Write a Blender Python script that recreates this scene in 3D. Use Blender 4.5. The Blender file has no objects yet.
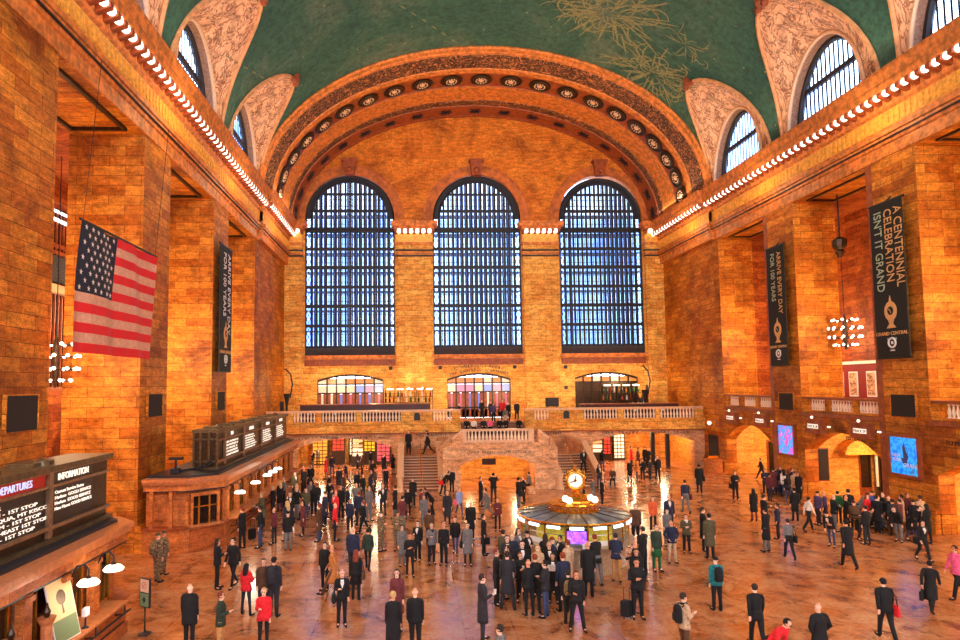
WORLD = 7.5; CU = 900; CG = 230; BL = 1500; PLAMP = 600; AL = 260; BALC = 300; FLOOD = 1000; DAY = 300; ARCHF = 700
EXPO = 0.2
import bpy, math, random
from mathutils import Vector, Matrix
random.seed(7)
PI = math.pi
COL = bpy.context.scene.collection
XL, XR, YE, XC = -12.2, 24.9, 61.4, 6.35
H = 7.3
# ------------------------------------------------------------------ camera frame
PX, PY, F = 439.0, 342.0, 634.0
def _d(v): return Vector(((v[0]-PX)/F, (v[1]-PY)/F, 1.0)).normalized()
wy = _d((412, 385)); wz = _d((340, -9066)); wz = (wz-wy*wy.dot(wz)).normalized(); wx = wy.cross(wz)
def ray(px, py):
    a = Vector(((px-PX)/F, (py-PY)/F, 1.0)); return Vector((wx.dot(a), wy.dot(a), wz.dot(a)))
def atZ(px, py, z=0.0):
    r = ray(px, py); return Vector((0, 0, H))+r*((z-H)/r.z)
def atY(px, py, y):
    r = ray(px, py); return Vector((0, 0, H))+r*(y/r.y)
cam_d = bpy.data.cameras.new('camera'); cam = bpy.data.objects.new('camera', cam_d); COL.objects.link(cam)
right = Vector((wx[0], wy[0], wz[0])); down = Vector((wx[1], wy[1], wz[1])); fwd = Vector((wx[2], wy[2], wz[2]))
m = Matrix.Identity(4)
for i in range(3):
    m[i][0] = right[i]; m[i][1] = -down[i]; m[i][2] = -fwd[i]
m.translation = Vector((0, 0, H)); cam.matrix_world = m
cam_d.sensor_width = 36; cam_d.lens = F/960*36
cam_d.shift_x = (480-PX)/960; cam_d.shift_y = (PY-320)/960
cam_d.clip_end = 500; cam_d.clip_start = 0.1
bpy.context.scene.camera = cam
vs = bpy.context.scene.view_settings
vs.view_transform = 'Standard'; vs.look = 'None'; vs.gamma = 1.0; vs.use_curve_mapping = False; vs.exposure = EXPO

# ------------------------------------------------------------------ materials
def srgb(*c):
    return tuple(((v/255)/12.92 if v/255 <= 0.04045 else ((v/255+0.055)/1.055)**2.4) for v in c)+(1.0,)
class NT:
    def __init__(s, name):
        s.m = bpy.data.materials.new(name); s.m.use_nodes = True; s.t = s.m.node_tree; s.b = s.t.nodes['Principled BSDF']
    def n(s, t, **k):
        q = s.t.nodes.new(t)
        for a, v in k.items(): setattr(q, a, v)
        return q
    def l(s, a, b): s.t.links.new(a, b)
    def ramp(s, src, stops):
        r = s.n('ShaderNodeValToRGB'); e = r.color_ramp.elements
        e[0].position, e[0].color = stops[0]; e[1].position, e[1].color = stops[-1]
        for p, c in stops[1:-1]:
            q = e.new(p); q.color = c
        s.l(src, r.inputs[0]); return r.outputs[0]
    def noise(s, vec, scale, detail=4, rough=0.6, dist=0):
        q = s.n('ShaderNodeTexNoise'); q.inputs['Scale'].default_value = scale; q.inputs['Detail'].default_value = detail
        q.inputs['Roughness'].default_value = rough; q.inputs['Distortion'].default_value = dist; s.l(vec, q.inputs['Vector']); return q.outputs['Fac']
    def mix(s, f, a, b, mode='MIX'):
        q = s.n('ShaderNodeMix', data_type='RGBA', blend_type=mode)
        for i, v in ((0, f), (6, a), (7, b)):
            if isinstance(v, (int, float, tuple)): q.inputs[i].default_value = v
            else: s.l(v, q.inputs[i])
        return q.outputs[2]
    def bump(s, h, strength, dist=0.05):
        q = s.n('ShaderNodeBump'); q.inputs['Strength'].default_value = strength; q.inputs['Distance'].default_value = dist
        s.l(h, q.inputs['Height']); s.l(q.outputs[0], s.b.inputs['Normal'])
def flat(name, c, rough=0.6, metal=0.0, emit=0.0, ecol=None, vary=0.0, vscale=8):
    q = NT(name); q.b.inputs['Base Color'].default_value = c; q.b.inputs['Roughness'].default_value = rough; q.b.inputs['Metallic'].default_value = metal
    if emit: q.b.inputs['Emission Color'].default_value = ecol or c; q.b.inputs['Emission Strength'].default_value = emit
    if vary:
        tc = q.n('ShaderNodeTexCoord'); nz = q.noise(tc.outputs['Object'], vscale, 3)
        dk = tuple(v*(1-vary) for v in c[:3])+(1,); lt = tuple(min(1, v*(1+vary)) for v in c[:3])+(1,)
        q.l(q.ramp(nz, [(0.35, dk), (0.65, lt)]), q.b.inputs['Base Color'])
    return q.m
def stone(name, c1, c2, mortar, bw=1.45, bh=0.46, ms=0.012, stain=0.5, rough=0.55, stainc=None, bump=0.5):
    q = NT(name); uv = q.n('ShaderNodeUVMap'); v = uv.outputs[0]
    def brick(w, off, ca, cb, cm, msz, bias=0.0):
        b = q.n('ShaderNodeTexBrick', offset=0.5); b.inputs['Scale'].default_value = 1
        b.inputs['Brick Width'].default_value = w; b.inputs['Row Height'].default_value = bh
        b.inputs['Mortar Size'].default_value = msz; b.inputs['Mortar Smooth'].default_value = 0.3; b.inputs['Bias'].default_value = bias
        b.inputs['Color1'].default_value = ca; b.inputs['Color2'].default_value = cb; b.inputs['Mortar'].default_value = cm
        q.l(v, b.inputs['Vector']); return b
    b = brick(bw, 0, c1, c2, mortar, ms)
    n1 = q.noise(v, 0.35, 5, 0.65, 0.5); n2 = q.noise(v, 5.0, 6, 0.75); n3 = q.noise(v, 22.0, 3, 0.8)
    c = q.mix(q.ramp(n1, [(0.47, (0, 0, 0, 1)), (0.72, (stain,)*3+(1,))]), b.outputs[0], stainc or c2)
    mp_ = q.n('ShaderNodeMapping'); mp_.inputs['Scale'].default_value = (1.0, 3.2, 1); q.l(v, mp_.inputs['Vector']); n4 = q.noise(mp_.outputs[0], 1.3, 5, 0.75)
    c = q.mix(0.85, c, q.ramp(n4, [(0.32, (0.42, 0.34, 0.28, 1)), (0.52, (1, 1, 1, 1)), (0.72, (1.45, 1.5, 1.5, 1))]), 'MULTIPLY')
    c = q.mix(0.8, c, q.ramp(n2, [(0.3, (0.5, 0.45, 0.4, 1)), (0.5, (0.95, 0.95, 0.95, 1)), (0.72, (1.5, 1.5, 1.4, 1))]), 'MULTIPLY')
    c = q.mix(0.85, c, q.ramp(n3, [(0.3, (0.35, 0.32, 0.3, 1)), (0.7, (1.6, 1.6, 1.55, 1))]), 'MULTIPLY')
    q.l(c, q.b.inputs['Base Color']); q.b.inputs['Roughness'].default_value = rough; q.b.inputs['Specular IOR Level'].default_value = 0.2
    mth = q.n('ShaderNodeMath', operation='SUBTRACT'); q.l(n2, mth.inputs[0]); q.l(b.outputs['Fac'], mth.inputs[1])
    q.bump(mth.outputs[0], bump, 0.03)
    return q.m
def ornate(name, c1, c2, scale=3.0, rough=0.6, sharp=(0.42, 0.52)):
    q = NT(name); uv = q.n('ShaderNodeUVMap'); v = uv.outputs[0]
    n = q.noise(v, scale, 3, 0.65, 2.5); n2 = q.noise(v, scale*2.3, 4, 0.8, 1.0)
    m1 = q.n('ShaderNodeMath', operation='SUBTRACT'); q.l(n, m1.inputs[0]); m1.inputs[1].default_value = 0.5
    m2 = q.n('ShaderNodeMath', operation='ABSOLUTE'); q.l(m1.outputs[0], m2.inputs[0])
    f = q.ramp(m2.outputs[0], [(sharp[0]*0.03, (0, 0, 0, 1)), (sharp[1]*0.11, (1, 1, 1, 1))])
    c = q.mix(f, c2, c1); c = q.mix(0.9, c, q.ramp(n2, [(0.35, (0.55, 0.5, 0.48, 1)), (0.65, (1.3, 1.3, 1.3, 1))]), 'MULTIPLY')
    q.l(c, q.b.inputs['Base Color']); q.b.inputs['Roughness'].default_value = rough
    q.bump(m2.outputs[0], 0.9, 0.2)
    return q.m
M = {}
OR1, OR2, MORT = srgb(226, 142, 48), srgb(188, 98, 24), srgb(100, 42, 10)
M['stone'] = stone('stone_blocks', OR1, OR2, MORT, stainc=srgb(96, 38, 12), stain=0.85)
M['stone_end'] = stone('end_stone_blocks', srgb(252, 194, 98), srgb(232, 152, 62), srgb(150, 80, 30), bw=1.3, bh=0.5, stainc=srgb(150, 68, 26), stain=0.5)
M['tympanum'] = stone('tympanum_stone', srgb(228, 136, 46), srgb(212, 116, 34), srgb(176, 90, 26), bw=2.4, bh=0.9, ms=0.004, stainc=srgb(120, 54, 22), stain=0.9, bump=0.25)
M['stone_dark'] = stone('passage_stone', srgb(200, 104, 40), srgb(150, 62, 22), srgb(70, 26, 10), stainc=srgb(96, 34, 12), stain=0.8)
M['stone_pink'] = stone('stair_stone', srgb(238, 184, 140), srgb(222, 158, 112), srgb(170, 110, 72), bw=1.8, bh=0.7, ms=0.008, stainc=srgb(150, 88, 54), stain=0.6, bump=0.2)
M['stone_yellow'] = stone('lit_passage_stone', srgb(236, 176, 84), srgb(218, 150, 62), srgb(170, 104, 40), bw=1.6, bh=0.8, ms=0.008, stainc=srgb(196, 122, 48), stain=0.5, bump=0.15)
M['plaster'] = flat('carved_stone', srgb(206, 118, 48), 0.6, vary=0.4, vscale=3)
M['tan'] = flat('tan_plaster_border', srgb(212, 150, 100), .6, vary=.2, vscale=3)
M['gold'] = flat('gilded_frieze', srgb(236, 164, 62), 0.45, vary=0.25, vscale=5)
M['moulding'] = flat('dark_moulding', srgb(150, 70, 30), 0.5, vary=0.3, vscale=3)
M['rail'] = flat('pale_marble_rail', srgb(226, 178, 138), 0.35, vary=0.12)
M['baluster'] = flat('baluster_stone', srgb(246, 222, 194), 0.45)
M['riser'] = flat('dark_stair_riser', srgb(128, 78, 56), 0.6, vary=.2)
M['archi'] = flat('arch_moulding_stone', srgb(186, 98, 34), 0.6, vary=0.35, vscale=2)
M['ornate'] = ornate('carved_arch_band', srgb(214, 134, 74), srgb(46, 20, 10), 1.7, sharp=(.9, 1.3))
M['spandrel'] = ornate('painted_plaster_relief', srgb(232, 176, 136), srgb(140, 82, 54), 0.6, sharp=(.2, .45))
M['iron'] = flat('dark_iron', srgb(34, 34, 44), 0.5, 0.3)
M['iron_blue'] = flat('blue_grey_iron', srgb(84, 102, 156), 0.5)
M['lattice'] = ornate('iron_lattice', srgb(96, 88, 96), srgb(16, 14, 16), 9.0)
M['bronze'] = flat('dark_bronze', srgb(66, 46, 30), 0.35, 0.6, vary=0.3)
M['bronze_green'] = flat('aged_bronze', srgb(96, 80, 56), 0.4, 0.5, vary=0.35)
M['brass'] = flat('brass', srgb(224, 156, 52), 0.25, 0.85)
M['black'] = flat('black_metal', srgb(20, 18, 20), 0.5)
M['speaker_cloth'] = flat('speaker_grille', srgb(36, 28, 26), 0.8, vary=0.3, vscale=30)
M['white'] = flat('white_paint', srgb(235, 230, 225), 0.5)
M['bulb'] = flat('glowing_bulb', srgb(255, 246, 230), 0.4, emit=2.6, ecol=(1, 0.92, 0.8, 1))
M['globe'] = flat('glowing_globe', srgb(255, 244, 225), 0.4, emit=2.0, ecol=(1, 0.88, 0.7, 1))
M['tube'] = flat('strip_light', srgb(240, 245, 255), 0.4, emit=1.5, ecol=(0.9, 0.95, 1.0, 1))
M['glass'] = None
g = NT('window_glass'); g.b.inputs['Base Color'].default_value = (0.75, 0.85, 1, 1); g.b.inputs['Roughness'].default_value = 0.05
tr = g.n('ShaderNodeBsdfTransparent'); tr.inputs[0].default_value = (0.58, 0.76, 1.0, 1); mx = g.n('ShaderNodeMixShader'); mx.inputs[0].default_value = 0.10
g.l(tr.outputs[0], mx.inputs[1]); g.l(g.b.outputs[0], mx.inputs[2]); g.l(mx.outputs[0], g.t.nodes['Material Output'].inputs[0]); M['glass'] = g.m
# floor : polished marble with pale joints, wear and blotches
q = NT('polished_marble_floor'); tc = q.n('ShaderNodeUVMap'); v = tc.outputs[0]
b = q.n('ShaderNodeTexBrick', offset=0.0); b.inputs['Brick Width'].default_value = 1.5; b.inputs['Row Height'].default_value = 1.5; b.inputs['Scale'].default_value = 1
b.inputs['Mortar Size'].default_value = 0.02; b.inputs['Color1'].default_value = srgb(192, 114, 60); b.inputs['Color2'].default_value = srgb(176, 98, 48); b.inputs['Mortar'].default_value = srgb(128, 66, 38)
q.l(v, b.inputs['Vector'])
n1 = q.noise(v, 0.5, 6, 0.75, 1.6); n2 = q.noise(v, 9, 6, 0.85)
c = q.mix(q.ramp(n1, [(0.38, (0, 0, 0, 1)), (0.62, (0.8,)*3+(1,))]), b.outputs[0], srgb(214, 156, 112))
c = q.mix(q.ramp(q.noise(v, 0.9, 5, 0.7, 0.5), [(0.5, (0, 0, 0, 1)), (0.66, (0.75,)*3+(1,))]), c, srgb(98, 42, 24))
c = q.mix(0.9, c, q.ramp(n2, [(0.3, (0.6, 0.55, 0.5, 1)), (0.7, (1.35, 1.35, 1.35, 1))]), 'MULTIPLY')
q.l(c, q.b.inputs['Base Color']); q.l(q.ramp(n1, [(0.3, (0.13,)*3+(1,)), (0.7, (0.27,)*3+(1,))]), q.b.inputs['Roughness'])
q.b.inputs['Specular IOR Level'].default_value = 1.0; q.b.inputs['IOR'].default_value = 1.9; q.bump(n2, 0.02, 0.01); M['floor'] = q.m
# vault paint
q = NT('painted_vault_green'); tc = q.n('ShaderNodeTexCoord'); v = tc.outputs['Object']
n1 = q.noise(v, 0.12, 6, 0.7, 1.0); n2 = q.noise(v, 2.5, 6, 0.85); vo = q.n('ShaderNodeTexVoronoi'); vo.inputs['Scale'].default_value = 0.9; q.l(v, vo.inputs['Vector'])
c = q.ramp(n1, [(0.3, srgb(28, 74, 66)), (0.5, srgb(50, 88, 72)), (0.72, srgb(92, 106, 90))])
c = q.mix(1.0, c, q.ramp(n2, [(0.3, (0.35, 0.35, 0.35, 1)), (0.7, (1.9, 1.9, 1.85, 1))]), 'MULTIPLY')
c = q.mix(q.ramp(vo.outputs['Distance'], [(0.03, (0.8,)*3+(1,)), (0.07, (0, 0, 0, 1))]), c, srgb(190, 180, 110))
q.l(c, q.b.inputs['Base Color']); q.b.inputs['Roughness'].default_value = 0.75; M['vault'] = q.m
M['vault_gold'] = flat('faded_gold_paint', srgb(134, 132, 90), 0.7, vary=0.35, vscale=6)

# ------------------------------------------------------------------ mesh builder
class MB:
    def __init__(s): s.v = []; s.f = []; s.uv = {}; s.mi = []; s.cur = 0
    def face(s, idx, uv=None):
        s.f.append(tuple(idx)); s.mi.append(s.cur)
        if uv: s.uv[len(s.f)-1] = uv
    def pts(s, P):
        b = len(s.v); s.v.extend(tuple(p) for p in P); return list(range(b, b+len(P)))
    def quad(s, *P, uv=None): s.face(s.pts(P), uv); return s
    def box(s, x0, x1, y0, y1, z0, z1):
        i = s.pts([(x0, y0, z0), (x1, y0, z0), (x1, y1, z0), (x0, y1, z0), (x0, y0, z1), (x1, y0, z1), (x1, y1, z1), (x0, y1, z1)])
        for q in ((3, 2, 1, 0), (4, 5, 6, 7), (0, 1, 5, 4), (1, 2, 6, 5), (2, 3, 7, 6), (3, 0, 4, 7)): s.face([i[k] for k in q])
        return s
    def extr(s, poly, mp, a0, a1):
        """poly: 2-D outline, mp(u,v,a)->3-D point, from a0 to a1"""
        n = len(poly); A = s.pts([mp(u, w, a0) for u, w in poly]); B = s.pts([mp(u, w, a1) for u, w in poly])
        s.face(A[::-1]); s.face(B)
        for k in range(n): s.face((A[k], A[(k+1) % n], B[(k+1) % n], B[k]))
        return s
    def tube(s, P, r, n=6, caps=True):
        P = [Vector(p) for p in P]; rs = r if isinstance(r, (list, tuple)) else [r]*len(P); R = []
        up = None
        for k, p in enumerate(P):
            d = (P[min(k+1, len(P)-1)]-P[max(k-1, 0)]).normalized()
            if up is None: up = Vector((0, 0, 1)) if abs(d.z) < 0.9 else Vector((1, 0, 0))
            a = d.cross(up).normalized(); c = a.cross(d); up = c
            R.append(s.pts([p+(a*math.cos(2*PI*j/n)+c*math.sin(2*PI*j/n))*rs[k] for j in range(n)]))
        for k in range(len(R)-1):
            for j in range(n): s.face((R[k][j], R[k][(j+1) % n], R[k+1][(j+1) % n], R[k+1][j]))
        if caps: s.face(R[0][::-1]); s.face(R[-1])
        return s
    def rings(s, rings, n=12, caps=True):
        """rings: (cx,cy,cz,rx,ry)"""
        R = [s.pts([(c[0]+c[3]*math.cos(2*PI*j/n), c[1]+c[4]*math.sin(2*PI*j/n), c[2]) for j in range(n)]) for c in rings]
        for k in range(len(R)-1):
            for j in range(n): s.face((R[k][j], R[k][(j+1) % n], R[k+1][(j+1) % n], R[k+1][j]))
        if caps: s.face(R[0][::-1]); s.face(R[-1])
        return s
    def lathe(s, c, prof, n=12): return s.rings([(c[0], c[1], c[2]+z, r, r) for r, z in prof], n)
    def ball(s, c, rx, ry=None, rz=None, nu=10, nv=7):
        ry = ry or rx; rz = rz or rx
        return s.rings([(c[0], c[1], c[2]-rz*math.cos(PI*(k+0.15)/(nv+0.3-0)) if False else c[2]-rz*math.cos(PI*k/nv), max(1e-3, rx*math.sin(PI*k/nv)), max(1e-3, ry*math.sin(PI*k/nv))) for k in range(nv+1)], nu)
    def build(s, name, mat, parent=None, smooth=False, kind=None, label=None, cat=None, group=None, loc=None):
        me = bpy.data.meshes.new(name); me.from_pydata([tuple(p) for p in s.v], [], s.f)
        uvl = me.uv_layers.new(name='UVMap').data
        for p in me.polygons:
            if p.index in s.uv:
                for k, li in enumerate(p.loop_indices): uvl[li].uv = s.uv[p.index][k]
            else:
                nx, ny, nz = (abs(t) for t in p.normal)
                for li in p.loop_indices:
                    c = me.vertices[me.loops[li].vertex_index].co
                    uvl[li].uv = (c.y, c.z) if nx >= ny and nx >= nz else ((c.x, c.z) if ny >= nz else (c.x, c.y))
            p.material_index = s.mi[p.index]; p.use_smooth = smooth
        for mm in (mat if isinstance(mat, (list, tuple)) else [mat]): me.materials.append(M[mm] if isinstance(mm, str) else mm)
        o = bpy.data.objects.new(name, me); COL.objects.link(o)
        if parent: o.parent = parent
        if loc: o.location = loc
        tag(o, label, cat, group, kind); return o
def tag(o, label=None, cat=None, group=None, kind=None):
    if label: o['label'] = label
    if cat: o['category'] = cat
    if group: o['group'] = group
    if kind: o['kind'] = kind
    return o
def thing(name, label, cat, loc=(0, 0, 0), rz=0, group=None, kind=None):
    o = bpy.data.objects.new(name, None); COL.objects.link(o); o.location = loc; o.rotation_euler = (0, 0, rz)
    return tag(o, label, cat, group, kind)
def share(src, name, parent, loc=(0, 0, 0), rz=0, scale=None):
    o = src.copy(); o.name = name; COL.objects.link(o); o.parent = parent; o.location = loc; o.rotation_euler = (0, 0, rz)
    if scale: o.scale = scale
    return o
_fc = {}
def text(s_, size, mat, mtx, name='lettering', parent=None, depth=0.02, align='CENTER', squeeze=1.0):
    cu = bpy.data.curves.new('t', 'FONT'); cu.body = s_; cu.size = size; cu.extrude = depth/2; cu.align_x = align; cu.align_y = 'CENTER'; cu.resolution_u = 3
    cu.space_line = 0.95
    o = bpy.data.objects.new('t', cu); COL.objects.link(o); bpy.context.view_layer.update()
    me = bpy.data.meshes.new_from_object(o.evaluated_get(bpy.context.evaluated_depsgraph_get()))
    bpy.data.objects.remove(o); me.name = name
    me.transform(Matrix.Diagonal((squeeze, 1, 1, 1))); me.transform(mtx); me.materials.clear(); me.materials.append(M[mat] if isinstance(mat, str) else mat)
    o = bpy.data.objects.new(name, me); COL.objects.link(o); o.parent = parent; return o
def frame(origin, xd, yd):
    xd = Vector(xd).normalized(); yd = Vector(yd).normalized(); zd = xd.cross(yd); mm = Matrix.Identity(4)
    for i in range(3): mm[i][0] = xd[i]; mm[i][1] = yd[i]; mm[i][2] = zd[i]
    mm.translation = Vector(origin); return mm
# wall with openings.  op = (u0,u1,zbottom,zspring,rise,kind)
def az(op, u):
    u0, u1, zb, zs, rise, kd = op; t = max(-1, min(1, (u-(u0+u1)/2)/((u1-u0)/2)))
    return zs if kd == 'rect' else (zs+rise*math.sqrt(max(0, 1-t*t)) if kd == 'semi' else zs+rise*(1-t*t))
def op_us(op, n=24):
    u0, u1 = op[:2]
    if op[5] == 'rect': return [u0, u1]
    if op[5] == 'semi': return [(u0+u1)/2-(u1-u0)/2*math.cos(PI*k/n) for k in range(n+1)]
    return [u0+(u1-u0)*k/n for k in range(n+1)]
def wall(mb, u0, u1, z0, z1, d0, d1, ops, mp):
    """mp(u,d,z)"""
    ops = sorted(ops); cur = u0
    def seg(a, b, za, zb_, zt0, zt1):
        for d in (d0, d1): mb.quad(mp(a, d, za), mp(b, d, zb_), mp(b, d, zt1), mp(a, d, zt0))
    def slab(a, b, za, zb):
        if b-a > 1e-6 and zb-za > 1e-6: seg(a, b, za, za, zb, zb)
    for op in ops:
        slab(cur, op[0], z0, z1); us = op_us(op)
        slab(op[0], op[1], z0, op[2])
        for a, b in zip(us, us[1:]):
            seg(a, b, az(op, a), az(op, b), z1, z1)
            mb.quad(mp(a, d0, az(op, a)), mp(b, d0, az(op, b)), mp(b, d1, az(op, b)), mp(a, d1, az(op, a)))
        for u in (op[0], op[1]): mb.quad(mp(u, d0, op[2]), mp(u, d1, op[2]), mp(u, d1, az(op, u)), mp(u, d0, az(op, u)))
        if op[2] > z0: mb.quad(mp(op[0], d0, op[2]), mp(op[1], d0, op[2]), mp(op[1], d1, op[2]), mp(op[0], d1, op[2]))
        cur = op[1]
    slab(cur, u1, z0, z1)
    for u in (u0, u1): mb.quad(mp(u, d0, z0), mp(u, d1, z0), mp(u, d1, z1), mp(u, d0, z1))
    for z in ((z0, z1) if z0 > .01 else (z1,)): mb.quad(mp(u0, d0, z), mp(u1, d0, z), mp(u1, d1, z), mp(u0, d1, z))
def mpx(u, d, z): return (d, u, z)      # wall along Y
def mpy(u, d, z): return (u, d, z)      # wall along X

# ------------------------------------------------------------------ setting: floor and side walls
ZV, A_, B_ = 23.0, 18.6, 12.15
LB = [(1.3, 8.5), (11.6, 18.75), (21.9, 29.05), (32.2, 39.25), (42.4, 49.6)]
RB = [(2.2, 9.1), (12.3, 19.3), (22.45, 29.6), (32.6, 39.7), (42.75, 49.8)]
BC = [5.3, 15.5, 25.75, 35.95, 46.15]
MB().box(-24, 38, -8.6, 80, -0.3, 0).build('floor', 'floor', kind='structure')
mb = MB()
wall(mb, -8.6, YE+1.2, 0, 22.98, XL, -15.6, [(a, b, 0, 18.95, 0, 'rect') for a, b in LB], mpx)
wl = mb.build('wall_left', 'stone', kind='structure')
mb = MB()   # lower storey of the right wall carries arched passages, the upper one the tall gallery bays
wall(mb, -8.6, YE+1.2, 5.3, 22.98, XR, 27.7, [(a, b, 5.3, 18.9, 0, 'rect') for a, b in RB], mpx)
lows = [(22.7, 29.4, 0, 2.75, 1.0, 'seg'), (32.8, 39.6, 0, 2.95, 1.3, 'seg'), (42.95, 49.7, 0, 2.75, 1.35, 'seg')]
wall(mb, -8.6, YE+1.2, 0, 5.3, XR, 25.7, lows, mpx)
wr = mb.build('wall_right', 'stone', kind='structure')
# outer walls of the side galleries, ceilings, gallery floor
mb = MB(); wall(mb, -8.6, 52, 0, 19.4, -19.5, -20.2, [(c-1.8, c+1.8, 7.2, 17.6, 0, 'rect') for c in BC], mpx)
mb.box(-20, -15.6, -8.6, 52, 19.0, 19.3); mb.box(-19.5, -15.6, 49.7, 52, 0, 19)
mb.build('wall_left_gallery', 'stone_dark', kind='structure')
mb = MB(); mb.box(30.6, 31.2, -8.6, 52, 5.3, 19.2); mb.box(27.7, 31, -8.6, 52, 18.95, 19.3); mb.box(25.7, 30.6, -8.6, 52, 5.0, 5.3); mb.box(27.7, 30.6, 50.2, 52, 0, 19)
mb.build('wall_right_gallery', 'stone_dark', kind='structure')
mb = MB()
for (a, b, *_r), dp in zip(lows, (30.5, 30.5, 30.5)):
    mb.box(dp, dp+0.3, a-1, b+1, 0, 5.0); mb.box(25.7, dp, a-0.5, a-0.2, 0, 5.0); mb.box(25.7, dp, b+0.2, b+0.5, 0, 5.0); mb.box(25.7, dp, a-.5, b+.5, 4.6, 4.9)
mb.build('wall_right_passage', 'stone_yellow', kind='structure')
# dark coffer lines under the bay lintels
for k, (bays, xa, xb) in enumerate(((LB, -15.2, -12.7), (RB, 25.4, 27.3))):
    mb = MB()
    for a, b in bays:
        for (p, q_, r, s_) in ((xa, xb, a+0.7, a+0.85), (xa, xb, b-0.85, b-0.7), (xa, xa+.15, a+.7, b-.7), (xb-.15, xb, a+.7, b-.7)): mb.box(p, q_, r, s_, 18.80, 18.96 if k == 0 else 18.91)
    mb.build('trim_%d' % (k+1), 'bronze', kind='structure')
# gallery windows on the left (dark, barred)
for k, c in enumerate(BC):
    w = thing('window_%d' % (k+20), None, None, kind='structure'); y0, y1 = c-1.8, c+1.8
    mb = MB().box(-20.1, -20.0, y0, y1, 7.2, 17.6); mb.build('pane', flat('dim_pane%d' % k, srgb(30, 22, 22), 0.15), w)
    mb = MB()
    for j in range(11): yy = y0+(y1-y0)*j/10; mb.box(-19.9, -19.8, yy-.04, yy+.04, 7.2, 17.6)
    for z in (7.2, 9.0, 12.6, 12.9, 14.8, 15.2, 17.4): mb.box(-19.92, -19.76, y0, y1, z, z+.2)
    mb.build('bars', 'moulding', w)
    MB().box(-19.9, -19.7, y0, y1, 13.2, 14.7).build('grille', 'lattice', w)
    MB().box(-19.6, -19.2, y0-.3, y1+.3, 12.5, 12.95).build('balcony_ledge', 'rail', w)
    MB().box(-19.75, -19.6, y0, y1, 16.6, 16.75).box(-19.75, -19.6, y0, y1, 17.1, 17.2).build('light_strip', 'tube', w)
# base courses and low right ledge moulding
mb = MB()
Ls = [-8.6]+[v_ for ab in LB for v_ in ab]+[53.2]
for a, b in zip(Ls[::2], Ls[1::2]): mb.box(XL-0.05, XL+0.28, a-.15, b+.15, 0, 1.05); mb.box(XL-0.02, XL+0.2, a-.1, b+.1, 1.05, 1.2)
mb.build('baseboard_left', 'stone', kind='structure')
mb = MB(); cuts = [-8.6]+[v_ for o in lows for v_ in (o[0], o[1])]+[53.2]
for a, b in zip(cuts[::2], cuts[1::2]): mb.box(XR-0.28, XR+0.05, a, b, 0, 1.0); mb.box(XR-0.2, XR+0.02, a, b, 1.0, 1.15)
mb.build('baseboard_right', 'stone', kind='structure')
mb = MB()
for a, b in RB: mb.box(XR-0.12, XR+0.3, a, b, 5.1, 5.34)
for a, b in RB: mb.box(XR-0.02, XR+0.02, a-.02, a+.4, 0, 18.9)
mb.build('trim_3', 'moulding', kind='structure')
# ------------------------------------------------------------------ balustrades
def baluster_mesh():
    return MB().lathe((0, 0, 0), [(0.075, 0), (0.075, .06), (0.045, .1), (0.085, .26), (0.075, .34), (0.04, .5), (0.035, .58), (0.065, .62), (0.07, .68)], 8)
_b = baluster_mesh().build('baluster', 'baluster', smooth=True); BAL = _b.data; bpy.data.objects.remove(_b)
def balus(parent, P, name='baluster', sc=1.0):
    for p in P:
        o = bpy.data.objects.new(name, BAL); COL.objects.link(o); o.parent = parent; o.location = p; o.scale = (sc, sc, sc)
for k, ((a, b), w_) in enumerate(zip(RB[2:], ('nearest the camera', 'above the middle arched passage', 'above the farthest arched passage'))):
    t = thing('balustrade', 'low carved stone gallery balustrade between right wall piers, '+w_, 'balustrade', (XR+.2, a, 5.35), group='gallery balustrades')
    L_ = b-a
    MB().box(-.15, .15, 0, L_, 0, .12).build('plinth', 'stone', t); MB().box(-.18, .18, 0, L_, .8, .95).build('rail', 'moulding', t)
    for s0 in (0.0, L_/3-.2, 2*L_/3-.2, L_-.4): MB().box(-.14, .14, s0, s0+.4, .12, .8).build('post', 'stone', t)
    balus(t, [(0, .55+i*.24, .12) for i in range(int((L_-1)/.24)) if not any(abs(.55+i*.24-s0-.2) < .32 for s0 in (L_/3-.2, 2*L_/3-.2))])
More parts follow.
